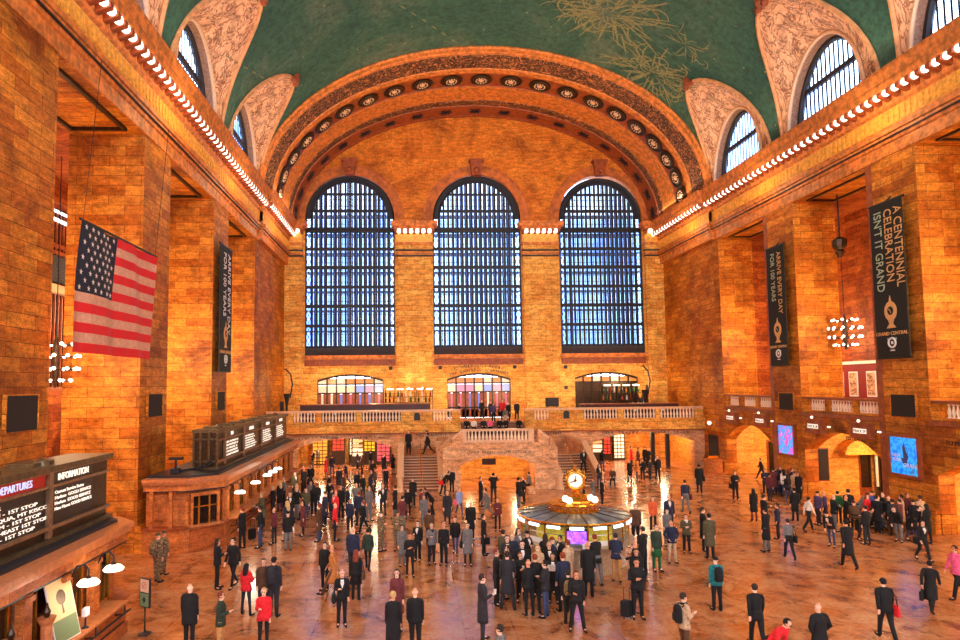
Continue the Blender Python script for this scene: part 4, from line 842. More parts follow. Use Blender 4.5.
for x, y, z, lb in ((XR-.3, 51.9, 3.9, 'glowing round wall lamp on right wall beside the balcony end'),):
    t = thing('wall_sconce', lb, 'lamp', (x, y, z)); MB().ball((0, 0, 0), .16).build('globe', 'globe', t, smooth=True); MB().box(0, .3, -.06, .06, -.2, -.08).tube([(0, 0, -.14), (0, 0, -.3)], .06, 6).build('bracket', 'brass', t)
# red advertising hoarding in the right gallery
t = thing('poster_wall', 'red hoarding with framed white pictures in the right gallery', 'hoarding', (30.3, 40.8, 5.3)); rd = flat('hoarding_red', srgb(140, 10, 8), .6)
MB().box(-.1, .1, -2.6, 3.4, 0, 3.1).build('panel', rd, t); MB().box(-.2, .12, -2.7, 3.5, 3.1, 3.3).build('cornice', 'white', t)
for i, y in enumerate((-1.9, -.3, 1.4, 2.8)):
    MB().box(-.16, -.1, y-.42, y+.42, .9, 2.6).build('picture_frame', 'white', t); MB().box(-.18, -.16, y-.34, y+.34, 1.0, 2.5).build('picture', 'sp' if False else 'spandrel', t)
MB().box(-.15, -.1, 2.2+1.0, 3.4, 0, 2.2).build('orange_panel', 'gold', t)
t = thing('gallery_desk', 'small dark kiosk with white top on far right gallery', 'kiosk', (26.6, 43.9, 5.35)); MB().box(-.5, .5, -.8, .8, 0, 1.0).build('body', 'iron', t); MB().box(-.55, .55, -.85, .85, 1.0, 1.1).build('top', 'white', t)
# chandeliers in the side galleries
def chandelier(loc, label):
    t = thing('chandelier', label, 'chandelier', loc); n = 8
    MB().tube([(0, 0, 1.0), (0, 0, 9.0)], .02, 5).build('chain', 'iron', t); mb = MB().lathe((0, 0, 0), [(.05, -1.1), (.12, -.7), (.16, 0), (.12, .7), (.05, 1.1)], 10); mb.build('stem', 'bronze', t)
    mb = MB()
    for z, r in ((-.8, .62), (-.3, .88), (.25, .9), (.75, .68)): mb.tube([(r*math.cos(k*PI/8), r*math.sin(k*PI/8), z-.03) for k in range(17)], .025, 4)
    mb.build('hoops', 'bronze', t)
    for z, r, n in ((-.8, .62, 8), (-.3, .88, 11), (.25, .9, 11), (.75, .68, 8)):
        for i in range(n):
            o = bpy.data.objects.new('bulb', BLB); COL.objects.link(o); o.parent = t; o.location = (r*math.cos(i*2*PI/n), r*math.sin(i*2*PI/n), z); o.scale = (.4,)*3
chandelier((-15.2, 27.75, 8.45), 'round chandelier of bare glowing bulbs in the left bay behind flag')
chandelier((26.9, 38.15, 10.3), 'round chandelier of bare glowing bulbs in the right bay between banners')
t = thing('hanging_lantern', 'small dark lantern hanging under the right bay lintel by banner', 'lantern', (26.6, 37.8, 15.6)); MB().tube([(0, 0, .6), (0, 0, 3.3)], .03, 6).build('chain', 'iron', t); MB().lathe((0, 0, 0), [(.1, -.7), (.3, -.35), (.22, -.2), (.4, 0), (.42, .4), (.15, .6)], 10).build('body', 'bronze', t)
# ------------------------------------------------------------------ information booth with the four faced clock
CB = (6.62, 26.35); t = thing('information_booth', 'round information booth with sloped glass roof and lit white strips', 'information booth', (CB[0], CB[1], 0)); R = 2.28
M['roofglass'] = flat('grey_roof_glass', srgb(112, 116, 112), .25, vary=.3, vscale=2); M['green_glass'] = flat('greenish_booth_glass', srgb(96, 100, 44), .12, vary=.4, vscale=3); M['marble'] = flat('grey_counter_marble', srgb(176, 146, 118), .3, vary=.2)
M['booth_light'] = flat('warm_interior_panel', srgb(190, 170, 60), .5, emit=.35, vary=.6, vscale=4)
MB().lathe((0, 0, 0), [(R-.15, 0), (R-.15, .12), (R-.25, .18), (R-.25, .95), (R-.1, 1.0)], 32).build('counter_wall', 'marble', t); MB().lathe((0, 0, 1.0), [(R-.1, 0), (R+.12, .02), (R+.12, .07), (R-.5, .07)], 32).build('counter', 'marble', t)
MB().lathe((0, 0, 1.07), [(R-.75, 0), (R-.75, .72)], 24).build('interior', 'booth_light', t)
n = 16
for i in range(n):
    a0, a1 = 2*PI*(i+.04)/n, 2*PI*(i+.96)/n; am = (a0+a1)/2
    c = lambda a, r, z: (r*math.cos(a), r*math.sin(a), z)
    MB().tube([c(2*PI*i/n, R-.12, 1.07), c(2*PI*i/n, R-.12, 1.86)], .035, 6).build('post', 'brass', t)
    MB().extr([c(a0, R-.03, 1.7)[:2], c(a1, R-.03, 1.7)[:2], c(a1, R-.16, 1.7)[:2], c(a0, R-.16, 1.7)[:2]], lambda u, w, z: (u, w, z), 1.84, 1.95).build('fascia', 'bronze', t)
    b0, b1 = am-(a1-a0)*.32, am+(a1-a0)*.32
    MB().extr([c(b0, R+.03, 0)[:2], c(b1, R+.03, 0)[:2], c(b1, R-.02, 0)[:2], c(b0, R-.02, 0)[:2]], lambda u, w, z: (u, w, z), 1.76, 1.87).build('strip_light', 'tube', t)
    mb = MB(); mb.quad(c(a0, R-.05, 1.96), c(a1, R-.05, 1.96), c(a1, 1.0, 2.12), c(a0, 1.0, 2.12)).quad(c(a0, R-.05, 1.93), c(a1, R-.05, 1.93), c(a1, 1.0, 2.09), c(a0, 1.0, 2.09)); mb.build('roof_panel', 'roofglass', t)
    MB().tube([c(2*PI*i/n, R, 1.95), c(2*PI*i/n, .95, 2.13)], .03, 5).build('roof_rib', 'bronze', t)
    mb = MB(); mb.quad(c(a0, R-.12, 1.1), c(a1, R-.12, 1.1), c(a1, R-.12, 1.3), c(a0, R-.12, 1.3)).quad(c(a0, R-.13, 1.5), c(a1, R-.13, 1.5), c(a1, R-.13, 1.53), c(a0, R-.13, 1.53)); mb.build('low_screen', 'roofglass' if i % 3 else 'white', t)
MB().tube([(R*math.cos(2*PI*i/32), R*math.sin(2*PI*i/32), 1.95) for i in range(33)], .045, 6).build('roof_rim', 'brass', t)
mb = MB().lathe((0, 0, 2.05), [(1.02, 0), (1.05, .08), (.95, .12), (.95, .3), (1.03, .34), (1.0, .4), (.85, .42)], 24); mb.build('drum', 'brass', t)
mb = MB()
for i in range(26): a = 2*PI*i/26; mb.ball((.99*math.cos(a), .99*math.sin(a), 2.27), .07, nu=6, nv=4)
mb.build('drum_ornament', 'moulding', t)
a_ = -PI/2+.1
mb = MB().box(-.36, .36, -.03, .03, 0, .46); o = mb.build('display_screen', screen_mat('violet_screen', [srgb(60, 70, 200), srgb(120, 80, 230), srgb(190, 90, 240), srgb(150, 120, 255), srgb(230, 210, 255)], 5), t); sa = math.radians(-101.25); o.location = ((R-.16)*math.cos(sa), (R-.16)*math.sin(sa), 1.22); o.rotation_euler = (0, 0, sa+PI/2)
o = MB().box(-.42, .42, .0, .06, -.1, .6).build('display_case', 'black', t); o.location = ((R-.2)*math.cos(sa), (R-.2)*math.sin(sa), 1.18); o.rotation_euler = (0, 0, sa+PI/2)
t = thing('clock', 'brass four-faced ball clock with white dials atop the information booth', 'clock', (CB[0]+.12, CB[1], 2.47))
MB().lathe((0, 0, 0), [(.72, 0), (.7, .06), (.5, .1), (.42, .2), (.2, .28), (.14, .38), (.2, .44), (.16, .5)], 16).build('pedestal', 'brass', t)
mb = MB()
for i in range(8): a = 2*PI*i/8; mb.tube([(.62*math.cos(a), .62*math.sin(a), .08), (.45*math.cos(a), .45*math.sin(a), .22), (.25*math.cos(a), .25*math.sin(a), .2)], .05, 5)
mb.build('scroll', 'brass', t)
CZ = .86; MB().ball((0, 0, CZ), .36, nu=20, nv=12).build('ball', 'brass', t, smooth=True)
mb = MB().lathe((0, 0, CZ+.33), [(.1, 0), (.12, .05), (.05, .1), (.07, .15), (.02, .24)], 10); mb.build('finial', 'brass', t)
M['dial'] = flat('lit_opal_dial', srgb(250, 242, 225), .4, emit=.35, ecol=(1, .93, .78, 1))
for i in range(4):
    a = -PI/2-.25+i*PI/2; nr = Vector((math.cos(a), math.sin(a), 0)); tx = Vector((-math.sin(a), math.cos(a), 0)); ctr = nr*.3+Vector((0, 0, CZ))
    fm = frame(ctr, tx, (0, 0, 1))
    f_ = MB().lathe((0, 0, 0), [(.29, 0), (.29, .05)], 24).build('dial', 'dial', t); f_.matrix_local = fm
    g_ = MB().tube([(.34*math.cos(k*PI/12), .34*math.sin(k*PI/12), .04) for k in range(25)], .06, 6, False).build('bezel', 'brass', t, smooth=True); g_.matrix_local = fm
    mb = MB().box(-.016, .016, -.03, .2, .055, .06); mb.extr([(0.02, .0), (-.22, -.06), (-.22, -.1), (.02, -.04)], lambda u, w, z: (u, w, z), .055, .06)
    for k in range(12): aa = k*PI/6; mb.extr([(.24*math.cos(aa-.03), .24*math.sin(aa-.03)), (.29*math.cos(aa-.03), .29*math.sin(aa-.03)), (.29*math.cos(aa+.03), .29*math.sin(aa+.03)), (.24*math.cos(aa+.03), .24*math.sin(aa+.03))], lambda u, w, z: (u, w, z), .052, .056)
    mb.build('hands_and_numerals', 'black', t).matrix_local = fm
for i, (dx, dz) in enumerate(((-.6, .1), (-.44, .02), (.42, .12), (.6, .04))):
    t2 = thing('globe_lamp', 'glowing white globe on booth roof below clock, '+('outer left one', 'inner left one', 'inner right one', 'outer right one')[i], 'lamp', (CB[0]+.1+dx, CB[1]-.75, 2.58+dz), group='globes around the clock'); MB().ball((0, 0, 0), .13, nu=12, nv=8).build('globe', 'globe', t2, smooth=True); MB().lathe((0, 0, -.28-dz+.1), [(.06, 0), (.03, .05), (.03, .2)], 8).build('stem', 'brass', t2)
# ------------------------------------------------------------------ balcony bars
def bar(label, x0, x1, y, mat, h=1.05):
    t = thing('bar_counter', label, 'bar counter', ((x0+x1)/2, y, 4.05)); w = (x1-x0)/2
    MB().box(-w, w, -.35, .35, 0, h).build('body', mat, t); MB().box(-w-.1, w+.1, -.5, .45, h, h+.08).build('top', 'moulding', t)
    mb = MB(); k = -w+.3
    while k < w: mb.box(k, k+.06, -.39, -.35, .1, h-.05); k += .7
    mb.build('battens', 'bronze', t); return t
M['wine'] = flat('wine_red_panel', srgb(70, 18, 14), .4, vary=.3)
bar('long wine red bar counter on the left part of the balcony', -9.8, 1.6, 56.5, 'wine', 1.55); bar('dark red counter along the right part of the balcony', 14.9, 23.6, 56.0, 'wine', 1.35)
rnd = random.Random(5)
bcol = [flat('bottle_%d' % i, c, .2) for i, c in enumerate((srgb(230, 220, 200), srgb(60, 90, 50), srgb(150, 40, 30), srgb(190, 120, 40), srgb(50, 30, 30)))]
BTS = []
for c in bcol: o = MB().lathe((0, 0, 0), [(.06, 0), (.065, .02), (.065, .26), (.03, .34), (.028, .44), (.035, .46)], 8).build('bottle', c, smooth=True); BTS.append(o.data); bpy.data.objects.remove(o)
def shelf(label, x0, x1, y, z, levels, grp, lab2):
    t = thing('bottle_shelf', label, 'shelf', ((x0+x1)/2, y, 4.05)); w = (x1-x0)/2
    for L_ in levels: MB().box(-w, w, -.2, .2, L_-4.05-.04, L_-4.05).build('shelf_board', 'bronze', t)
    for xx in (-w, -w/3, w/3, w-.06): MB().box(xx, xx+.06, -.18, .22, 0, levels[-1]-4.05+.7).build('upright', 'bronze', t)
    for xx in range(int((2*w)/.9)): MB().box(-w+.3+xx*.9, -w+.3+xx*.9+.6, -.1, .1, levels[-1]-4.05+.62, levels[-1]-4.05+.74).build('shelf_lamp', 'globe', t)
    for L_ in levels:
        xx = x0+.2
        while xx < x1-.15:
            o = bpy.data.objects.new('bottle', rnd.choice(BTS)); COL.objects.link(o); o.location = (xx, y, L_); o.scale = (1.3, 1.3, 1.0+.3*rnd.random()); tag(o, lab2, 'bottle', grp); xx += .32+.1*rnd.random()
shelf('lit shelf of bottles behind the left balcony bar against pier', -2.6, 1.9, 58.2, 5.6, [5.75, 6.25], 'bottles behind the left bar', 'bottle on the lit shelves behind the left balcony bar')
shelf('dark shelf of bottles in front of right arched balcony door', 17.6, 22.0, 58.6, 5.6, [5.7, 6.4], 'bottles behind the right bar', 'bottle on the shelves before the right arched balcony door')
# tables and chairs on the balcony (dark silhouettes above the rail)
def cafe_chair(loc, rz, label, grp):
    t = thing('chair', label, 'chair', loc, rz, grp)
    MB().box(-.22, .22, -.22, .22, .44, .49).build('seat', 'wine', t); mb = MB().tube([(-.2, -.2, .49), (-.2, -.25, 1.0)], .02, 5).tube([(.2, -.2, .49), (.2, -.25, 1.0)], .02, 5).box(-.2, .2, -.27, -.23, .75, .98); mb.build('backrest', 'black', t)
    for x in (-.19, .19):
        for y in (-.19, .19): MB().tube([(x, y, 0), (x, y, .44)], .018, 5).build('leg', 'black', t)
for i, x in enumerate((-9.5, -8.3, -7.2, -6.0, 15.6, 16.6, 18.8, 20.2, 21.4, 22.6)):
    cafe_chair((x, 54.9+.3*(i % 2), 4.05), rnd.uniform(0, 6), 'dark cafe chair behind the %s balcony balustrade' % ('left' if x < 0 else 'right'), 'chairs on the %s balcony' % ('left' if x < 0 else 'right'))
for i, x in enumerate((-8.9, -6.6, -4.6, 2.4, 16.1, 19.5, 22.0)):
    t = thing('cafe_table', 'small round cafe table behind the balcony rail on the %s side' % ('left' if x < 0 else ('middle left' if x < 5 else 'right')), 'table', (x, 55.0, 4.05), group='cafe tables %s' % ('left' if x < 0 else ('centre' if x < 5 else 'right')))
    MB().lathe((0, 0, 0), [(.25, 0), (.25, .03), (.04, .05), (.04, .72), (.4, .74), (.4, .78)], 14).build('table', 'bronze', t); MB().box(-.08, .08, -.03, .03, .78, 1.05).build('menu', 'white', t)
for x, sd in ((21.3, 'right'), (-11.2, 'left')):
    t = thing('floor_lamp', 'tall dark arched floor lamp standing on the %s end of balcony' % sd, 'lamp', (x, 57.4, 4.05)); MB().lathe((0, 0, 0), [(.35, 0), (.3, .1), (.12, .3), (.1, 1.5), (.25, 2.4), (.3, 2.6)], 10).build('post', 'black', t)
    MB().tube([(.3, 0, 2.2), (.5, 0, 3.4), (.35, 0, 4.3), (-.1, 0, 4.8)], .07, 6).build('arm', 'iron', t); MB().lathe((-.15, 0, 4.72), [(.05, .1), (.16, 0)], 8).build('shade', 'brass', t); MB().box(-.55, -.25, -.2, .2, 0, 1.9).build('side_panel', 'iron', t)
t = thing('menu_board', 'dark rectangular board on balcony right of the centre steps', 'board', (12.4, 56.0, 4.05)); MB().box(-.6, .6, -.04, .04, 1.2, 2.0).build('panel', 'black', t); MB().tube([(-.4, 0, 0), (-.4, 0, 1.2)], .03, 6).tube([(.4, 0, 0), (.4, 0, 1.2)], .03, 6).build('legs', 'black', t)
for i, x in enumerate((-.3, 1.0)):
    t = thing('uplight', 'small uplighter at the foot of the left window pier, %s one' % ('left', 'right')[i], 'lamp', (x, YE-.75, 7.0)); MB().lathe((0, 0, 0), [(.06, -.3), (.1, -.1), (.14, 0)], 10).build('cup', 'brass', t); MB().ball((0, 0, 0), .1).build('bulb', 'globe', t); MB().box(-.03, .03, 0, .3, -.28, -.22).build('bracket', 'brass', t)
# ------------------------------------------------------------------ shop fronts and kiosks under the balcony
sh = [(srgb(240, 170, 60), 1), (srgb(225, 60, 40), 1), (srgb(250, 225, 190), 2), (srgb(240, 200, 40), 1), (srgb(230, 90, 110), 1), (srgb(90, 160, 60), .8)]
SHM = [flat('shop_light_%d' % i, c, .5, emit=e*.45) for i, (c, e) in enumerate(sh)]
for i, (x, w, mi, z0, z1, y, lb) in enumerate(((-8.6, 1.4, 0, .1, 2.6, 60, 'amber lit shop front deep in left balcony arch'), (-6.9, 1.1, 1, 1.3, 2.7, 60, 'red lit shop sign deep in left arch'), (-5.5, .9, 2, .8, 2.8, 61, 'white lit shop window deep in the left arch'), (-4.0, 1.0, 3, 1.2, 2.6, 60, 'yellow lit shop sign in the left arch'), (-2.7, 1.2, 4, .3, 2.6, 59.5, 'pink lit shop front at right of left arch'), (-1.4, .6, 5, 1.8, 2.5, 58, 'small green lit sign at right edge of left arch'), (18.3, 1.0, 1, .6, 2.8, 60, 'red lit shop front inside the right balcony arch'), (19.6, 1.0, 2, .2, 2.7, 60, 'white lit shop window inside the right balcony arch'))):
    t = thing('shop_front', lb, 'shop front', (x, y, 0)); MB().box(-w/2-.08, w/2+.08, 0, .2, 0, z1+.1).build('frame', 'bronze', t); MB().box(-w/2, w/2, -.03, 0, z0, z1).build('lit_panel', SHM[mi], t)
    mb = MB()
    for k in range(7): mb.box(-w/2+.05, w/2-.05, -.06, -.03, z0+.15+k*.34, z0+.23+k*.34)
    for k in range(4): mb.box(-w/2+k*w/3-.03, -w/2+k*w/3+.03, -.07, -.03, z0, z1)
    mb.build('shelf', 'bronze', t)
for x, y, lb in ((-4.95, 58.2, 'dark wooden newspaper kiosk rack in left balcony arch'), (17.05, 58.5, 'dark round topped kiosk inside the right balcony arch')):
    t = thing('kiosk', lb, 'kiosk', (x, y, 0)); MB().box(-.55, .55, -.3, .3, 0, .9).build('base', 'bronze', t)
    mb = MB()
    for xx in (-.55, .49): mb.box(xx, xx+.06, -.3, .3, .9, 2.5)
    for z in (.9, 1.3, 1.7, 2.1): mb.box(-.55, .55, -.3, .3, z, z+.05)
    mb.build('rack', 'bronze', t); MB().rings([(0, 0, 2.5, .62, .36), (0, 0, 2.62, .66, .4), (0, 0, 2.9, .3, .2), (0, 0, 3.05, .05, .05)], 12).build('crown', 'bronze', t)
    for z in (.95, 1.35, 1.75, 2.15): MB().box(-.45, .45, -.1, .1, z, z+.26).build('magazines', SHM[2] if z < 1.5 else 'rail', t)
for i, (x, lb) in enumerate(((20.9, 'slim black post left of pair in right arch'), (22.2, 'thick black post right of pair in right arch'))):
    MB().box(x-.15, x+.15, 54.7+.0, 55.0, 0, 3.4).build('post', 'black', label=lb, cat='post')
t = thing('stone_counter', 'low round stone counter at the right wall beside balcony arch', 'counter', (24.0, 50.2, 0)); MB().lathe((0, 0, 0), [(.8, 0), (.8, .1), (.7, .15), (.7, 1.0), (.82, 1.05), (.82, 1.15)], 20).build('counter', 'booth', t); MB().box(-.4, .4, -.03, .03, 1.15, 1.4).build('sign', 'brass', t)
# ------------------------------------------------------------------ light
w = bpy.data.worlds.new('sky'); bpy.context.scene.world = w; w.use_nodes = True; nt = w.node_tree; bg = nt.nodes['Background']
tcn = nt.nodes.new('ShaderNodeTexCoord'); nz = nt.nodes.new('ShaderNodeTexNoise'); nz.inputs['Scale'].default_value = 5.0; nz.inputs['Detail'].default_value = 3
rp = nt.nodes.new('ShaderNodeValToRGB'); rp.color_ramp.elements[0].position = .34; rp.color_ramp.elements[0].color = (.2, .4, 1.0, 1); rp.color_ramp.elements[1].position = .52; rp.color_ramp.elements[1].color = (.95, .98, 1.0, 1)
nt.links.new(tcn.outputs['Generated'], nz.inputs['Vector']); nt.links.new(nz.outputs['Fac'], rp.inputs[0]); nt.links.new(rp.outputs[0], bg.inputs[0]); bg.inputs[1].default_value = WORLD
def lamp(kind, name, loc, energy, color, size=.5, rot=None, sy=None, spot=None):
    d = bpy.data.lights.new(name, kind); d.energy = energy; d.color = color
    if name in ('arch_lamp', 'portal_lamp', 'booth_light'): d.specular_factor = .15
    if kind == 'AREA':
        d.size = size
        if sy: d.shape = 'RECTANGLE'; d.size_y = sy
    elif kind in ('POINT', 'SPOT'): d.shadow_soft_size = size
    if spot: d.spot_size = spot; d.spot_blend = .6
    o = bpy.data.objects.new(name, d); COL.objects.link(o); o.location = loc
    if rot: o.rotation_euler = rot
    return o
WARM = (1.0, .76, .44); WARM2 = (1.0, .84, .60)
for side, x, sg in (('left', XL, 1), ('right', XR, -1)):
    # cornice strips shining up to the vault and down the walls
    lamp('AREA', 'cornice_uplight', (x+sg*1.0, 33, 23.6), CU, WARM2, .4, (0, PI-sg*math.radians(-35), 0), 54)
    for k in (1, 2, 3): lamp('POINT', 'cornice_glow', (x+sg*2.2, 20+k*11, 20.6), CG, WARM, .5)
for k, c in enumerate(BC):
    lamp('POINT', 'bay_lamp', (-14.3, c-1.2, 9.0), BL, WARM, .5); lamp('POINT', 'bay_lamp', (26.6, c-1.0, 10.5), BL, WARM, .5)
for c in BC[2:]:
    lamp('POINT', 'passage_lamp', (28.0, c, 3.6), PLAMP, (1, .78, .45), .3)
    lamp('POINT', 'outer_gallery_lamp', (-17.6, c+5, 12), BL*.35, WARM, .4); 
for x in (-8, -5.6, -3, 16.5, 19.5, 22.5): lamp('POINT', 'arch_lamp', (x, 56.8, 3.0), AL, (1, .8, .48), .3)
for x in (4.2, 7.6): lamp('POINT', 'portal_lamp', (x, 47.2, 2.1), AL*.45, (1, .75, .4), .2)
for x in (-8, -3.5, 3.5, 9, 16, 21): lamp('POINT', 'balcony_lamp', (x, 58.3, 7.4 if x > 14 or x < -7 else 6.6), BALC, WARM, .3)
for x in (-.3, 1.0): lamp('SPOT', 'uplight_beam', (x, YE-.8, 7.1), 260, WARM2, .1, (PI-.12, 0, 0), spot=1.0)
# hall fills : broad warm area lights added to brighten the hall, no fittings there
for x in (-9.5, 22.2): lamp('AREA', 'hall_flood', (x, 6, 19.5), FLOOD, (1, .80, .55), 3.0, (math.radians(62), 0, math.radians(-28 if x < 0 else 28)))
lamp('AREA', 'west_window_daylight', (6.4, -8.0, 18), DAY, (.85, .9, 1.0), 26, (math.radians(80), 0, 0), 14)
lamp('AREA', 'arch_flood', (6.4, 44, 24.5), ARCHF, WARM, 14, (math.radians(115), 0, 0), 1.0)  # soft fill added toward the end arch, not a real fitting
for y in (20.5, 31, 41): lamp('POINT', 'booth_light', (-7.6, y if y > 25 else 17, 2.1), 60, WARM2, .3)
# ------------------------------------------------------------------ people
def rot_x(v, a): return Vector((v.x, v.y*math.cos(a)-v.z*math.sin(a), v.y*math.sin(a)+v.z*math.cos(a)))
V = Vector
REST = ((.09, .02, -1), (.01, .2, -1))
POSE = {
 'stand': dict(legs=((.03, .02, .02), (-.03, .02, .02)), arms=(REST, REST), lean=0),
 'hold': dict(legs=((.05, .06, .0), (-.04, .02, .03)), arms=(REST, ((.14, .05, -1), (-.35, .8, .25))), lean=0),
 'walk': dict(legs=((.34, .12, 0), (-.28, .35, 0)), arms=(((.14, -.32, -1), (.0, -.05, -1)), ((.14, .28, -1), (0, .55, -.9))), lean=.06),
 'stride': dict(legs=((.52, .12, 0), (-.46, .38, 0)), arms=(((.16, -.45, -1), (.0, -.1, -1)), ((.16, .4, -1), (0, .8, -.8))), lean=.1),
 'phone': dict(legs=((.04, .03, .03), (-.05, .02, .02)), arms=(REST, ((.3, .35, -1), (-.32, .05, 1))), lean=0),
 'hips': dict(legs=((.02, .02, .06), (-.02, .02, .06)), arms=(((.5, -.12, -1), (-.5, .35, -.6)), ((.5, -.12, -1), (-.5, .35, -.6))), lean=0),
 'fold': dict(legs=((.02, .02, .04), (-.02, .04, .03)), arms=(((.2, .2, -1), (-.8, .62, .15)), ((.2, .16, -1), (-.75, .7, .28))), lean=0),
 'photo': dict(legs=((.04, .02, .05), (-.04, .02, .05)), arms=(((.3, .75, -.55), (-.45, .45, .85)), ((.3, .75, -.5), (-.42, .5, .85))), lean=0),
 'counter': dict(legs=((.08, .1, .03), (-.1, .05, .03)), arms=(((.14, .5, -1), (0, 1, -.05)), ((.14, .45, -1), (-.15, 1, 0))), lean=.18),
 'wide': dict(legs=((.06, .02, .13), (-.05, .02, .13)), arms=(REST, ((.14, .2, -1), (-.3, .8, .1))), lean=0),
 'bend': dict(legs=((.15, .2, .05), (-.15, .15, .05)), arms=(((.1, .5, -1), (0, .3, -1)), ((.1, .6, -1), (0, .4, -1))), lean=.65),
 'sit': dict(legs=((1.42, 1.35, .08), (1.38, 1.42, .08)), arms=(((.16, .45, -1), (-.3, .9, -.1)), ((.16, .4, -1), (-.25, .9, -.1))), lean=.15),
}
PW = {'stand': 'standing', 'hold': 'standing with one hand raised at the waist', 'walk': 'walking', 'stride': 'striding', 'phone': 'standing with hand to head', 'hips': 'standing with elbows out', 'fold': 'standing with arms folded', 'photo': 'standing with both hands raised', 'counter': 'leaning forward', 'wide': 'standing legs apart', 'bend': 'bending over', 'sit': 'sitting'}
def joints(pose, fem):
    p = POSE[pose]; J = {}; sh = .15 if fem else .172; hw = .095 if fem else .088
    J['pel'] = V((0, 0, 0)); J['belly'] = V((0, 0, .17)); J['chest'] = V((0, .01, .36)); J['neck'] = V((0, -.005, .53)); J['jaw'] = V((0, .025, .61)); J['head'] = V((0, .01, .69)); J['crown'] = V((0, 0, .765))
    for s, nm in ((-1, 'L'), (1, 'R')):
        up, fo = p['arms'][0 if s < 0 else 1]; up = V((up[0]*s, up[1], up[2])).normalized(); fo = V((fo[0]*s, fo[1], fo[2])).normalized()
        J['sh'+nm] = V((s*sh, -.01, .475)); J['el'+nm] = J['sh'+nm]+up*.29; J['wr'+nm] = J['el'+nm]+fo*.25; J['ha'+nm] = J['wr'+nm]+fo*.06; J['fo'+nm] = fo
    for k in list(J):
        if not k.startswith('fo'): J[k] = rot_x(J[k], -p['lean'])
        else: J[k] = rot_x(J[k], -p['lean'])
    for s, nm in ((-1, 'L'), (1, 'R')):
        a, b, o = p['legs'][0 if s < 0 else 1]; J['hip'+nm] = V((s*hw, 0, -.04))
        J['kn'+nm] = J['hip'+nm]+V((s*o, math.sin(a), -math.cos(a))).normalized()*.42; J['an'+nm] = J['kn'+nm]+V((s*o, math.sin(a-b), -math.cos(a-b))).normalized()*.42
        ft = max(-.9, min(.2, (a-b)*.9)) if a-b < 0 else (a-b)*.5; J['toe'+nm] = J['an'+nm]+V((s*.03, .16*math.cos(ft), -.045+.16*math.sin(ft)))
        J['heel'+nm] = J['an'+nm]+V((0, -.045, -.05)); J['ft'+nm] = ft
    dz = -min(min(J['toe'+n_].z-.03, J['heel'+n_].z-.03) for n_ in 'LR')
    for k, v in J.items():
        if isinstance(v, Vector) and not k.startswith('fo'): v.z += dz
    return J
def skin_body(pose, fem):
    J = joints(pose, fem); vs_ = []; rs_ = []; es = []
    def add(p, r, par=None): vs_.append(tuple(p)); rs_.append(r); i = len(vs_)-1; (es.append((par, i)) if par is not None else None); return i
    pel = add(J['pel'], .105); be = add(J['belly'], .095, pel); ch = add(J['chest'], .105, be); nk0 = add(J['chest'].lerp(J['neck'], .62), .055, ch); nk = add(J['neck'], .05, nk0); jw = add(J['jaw'], .062, nk); hd = add(J['head'], .083, jw); cr = add(J['crown'], .062, hd)
    fwdv = rot_x(V((0, 1, 0)), -POSE[pose]['lean']); add(J['jaw'].lerp(J['head'], .35)+fwdv*.088, .013, jw)
    for s, nm in ((-1, 'L'), (1, 'R')):
        add(J['head']+V((s*.088, -.005, -.02)), .016, hd)
        s0 = add(J['sh'+nm]-V((0, 0, .025)), .036, ch); e = add(J['el'+nm], .038, s0); w_ = add(J['wr'+nm], .026, e); h_ = add(J['ha'+nm], .03, w_)
        d = J['fo'+nm]; sd = d.cross(V((0, 0, 1)) if abs(d.z) < .8 else V((0, 1, 0))).normalized(); pn = sd.cross(d).normalized()
        if pn.dot(V((-s, 0, -.3))) < 0: pn = -pn
        for k, ln in enumerate((.062, .072, .066, .05)):
            o = sd*(k-1.5)*.017; b0 = add(J['ha'+nm]+d*.03+o, .0095, h_); b1 = add(J['ha'+nm]+d*(.03+ln*.55)+o+pn*.008, .0085, b0); add(J['ha'+nm]+d*(.03+ln*.85)+o+pn*.026, .007, b1)
        t0 = add(J['wr'+nm]+d*.03+sd*.032+pn*.01, .011, w_); add(J['wr'+nm]+d*.07+sd*.045+pn*.024, .009, t0)
        hp = add(J['hip'+nm], .08, pel); k_ = add(J['kn'+nm], .052, hp); a_2 = add(J['an'+nm], .036, k_); add(J['toe'+nm], .026, a_2)
    me = bpy.data.meshes.new('b'); me.from_pydata(vs_, es, []); o = bpy.data.objects.new('b', me); COL.objects.link(o)
    md = o.modifiers.new('s', 'SKIN')
    for i, sv in enumerate(me.skin_vertices[0].data): sv.radius = (rs_[i], rs_[i]); sv.use_root = (i == 0)
    sub = o.modifiers.new('d', 'SUBSURF'); sub.levels = 1; bpy.context.view_layer.update()
    r = bpy.data.meshes.new_from_object(o.evaluated_get(bpy.context.evaluated_depsgraph_get())); bpy.data.objects.remove(o)
    for p in r.polygons: p.use_smooth = True
    r.materials.clear(); r.materials.append(None); return r
def as_mesh(mb, smooth=True):
    me = bpy.data.meshes.new('m'); me.from_pydata([tuple(p) for p in mb.v], [], mb.f)
    for p in me.polygons: p.use_smooth = smooth
    me.materials.append(None); return me
def spine(J, t):   # 0 pelvis .. 1 neck
    P = [J['pel'], J['belly'], J['chest'], J['neck']]; Z = [0, .17, .36, .53]; z = t
    for i in range(3):
        if z <= Z[i+1] or i == 2: return P[i].lerp(P[i+1], (z-Z[i])/(Z[i+1]-Z[i]))
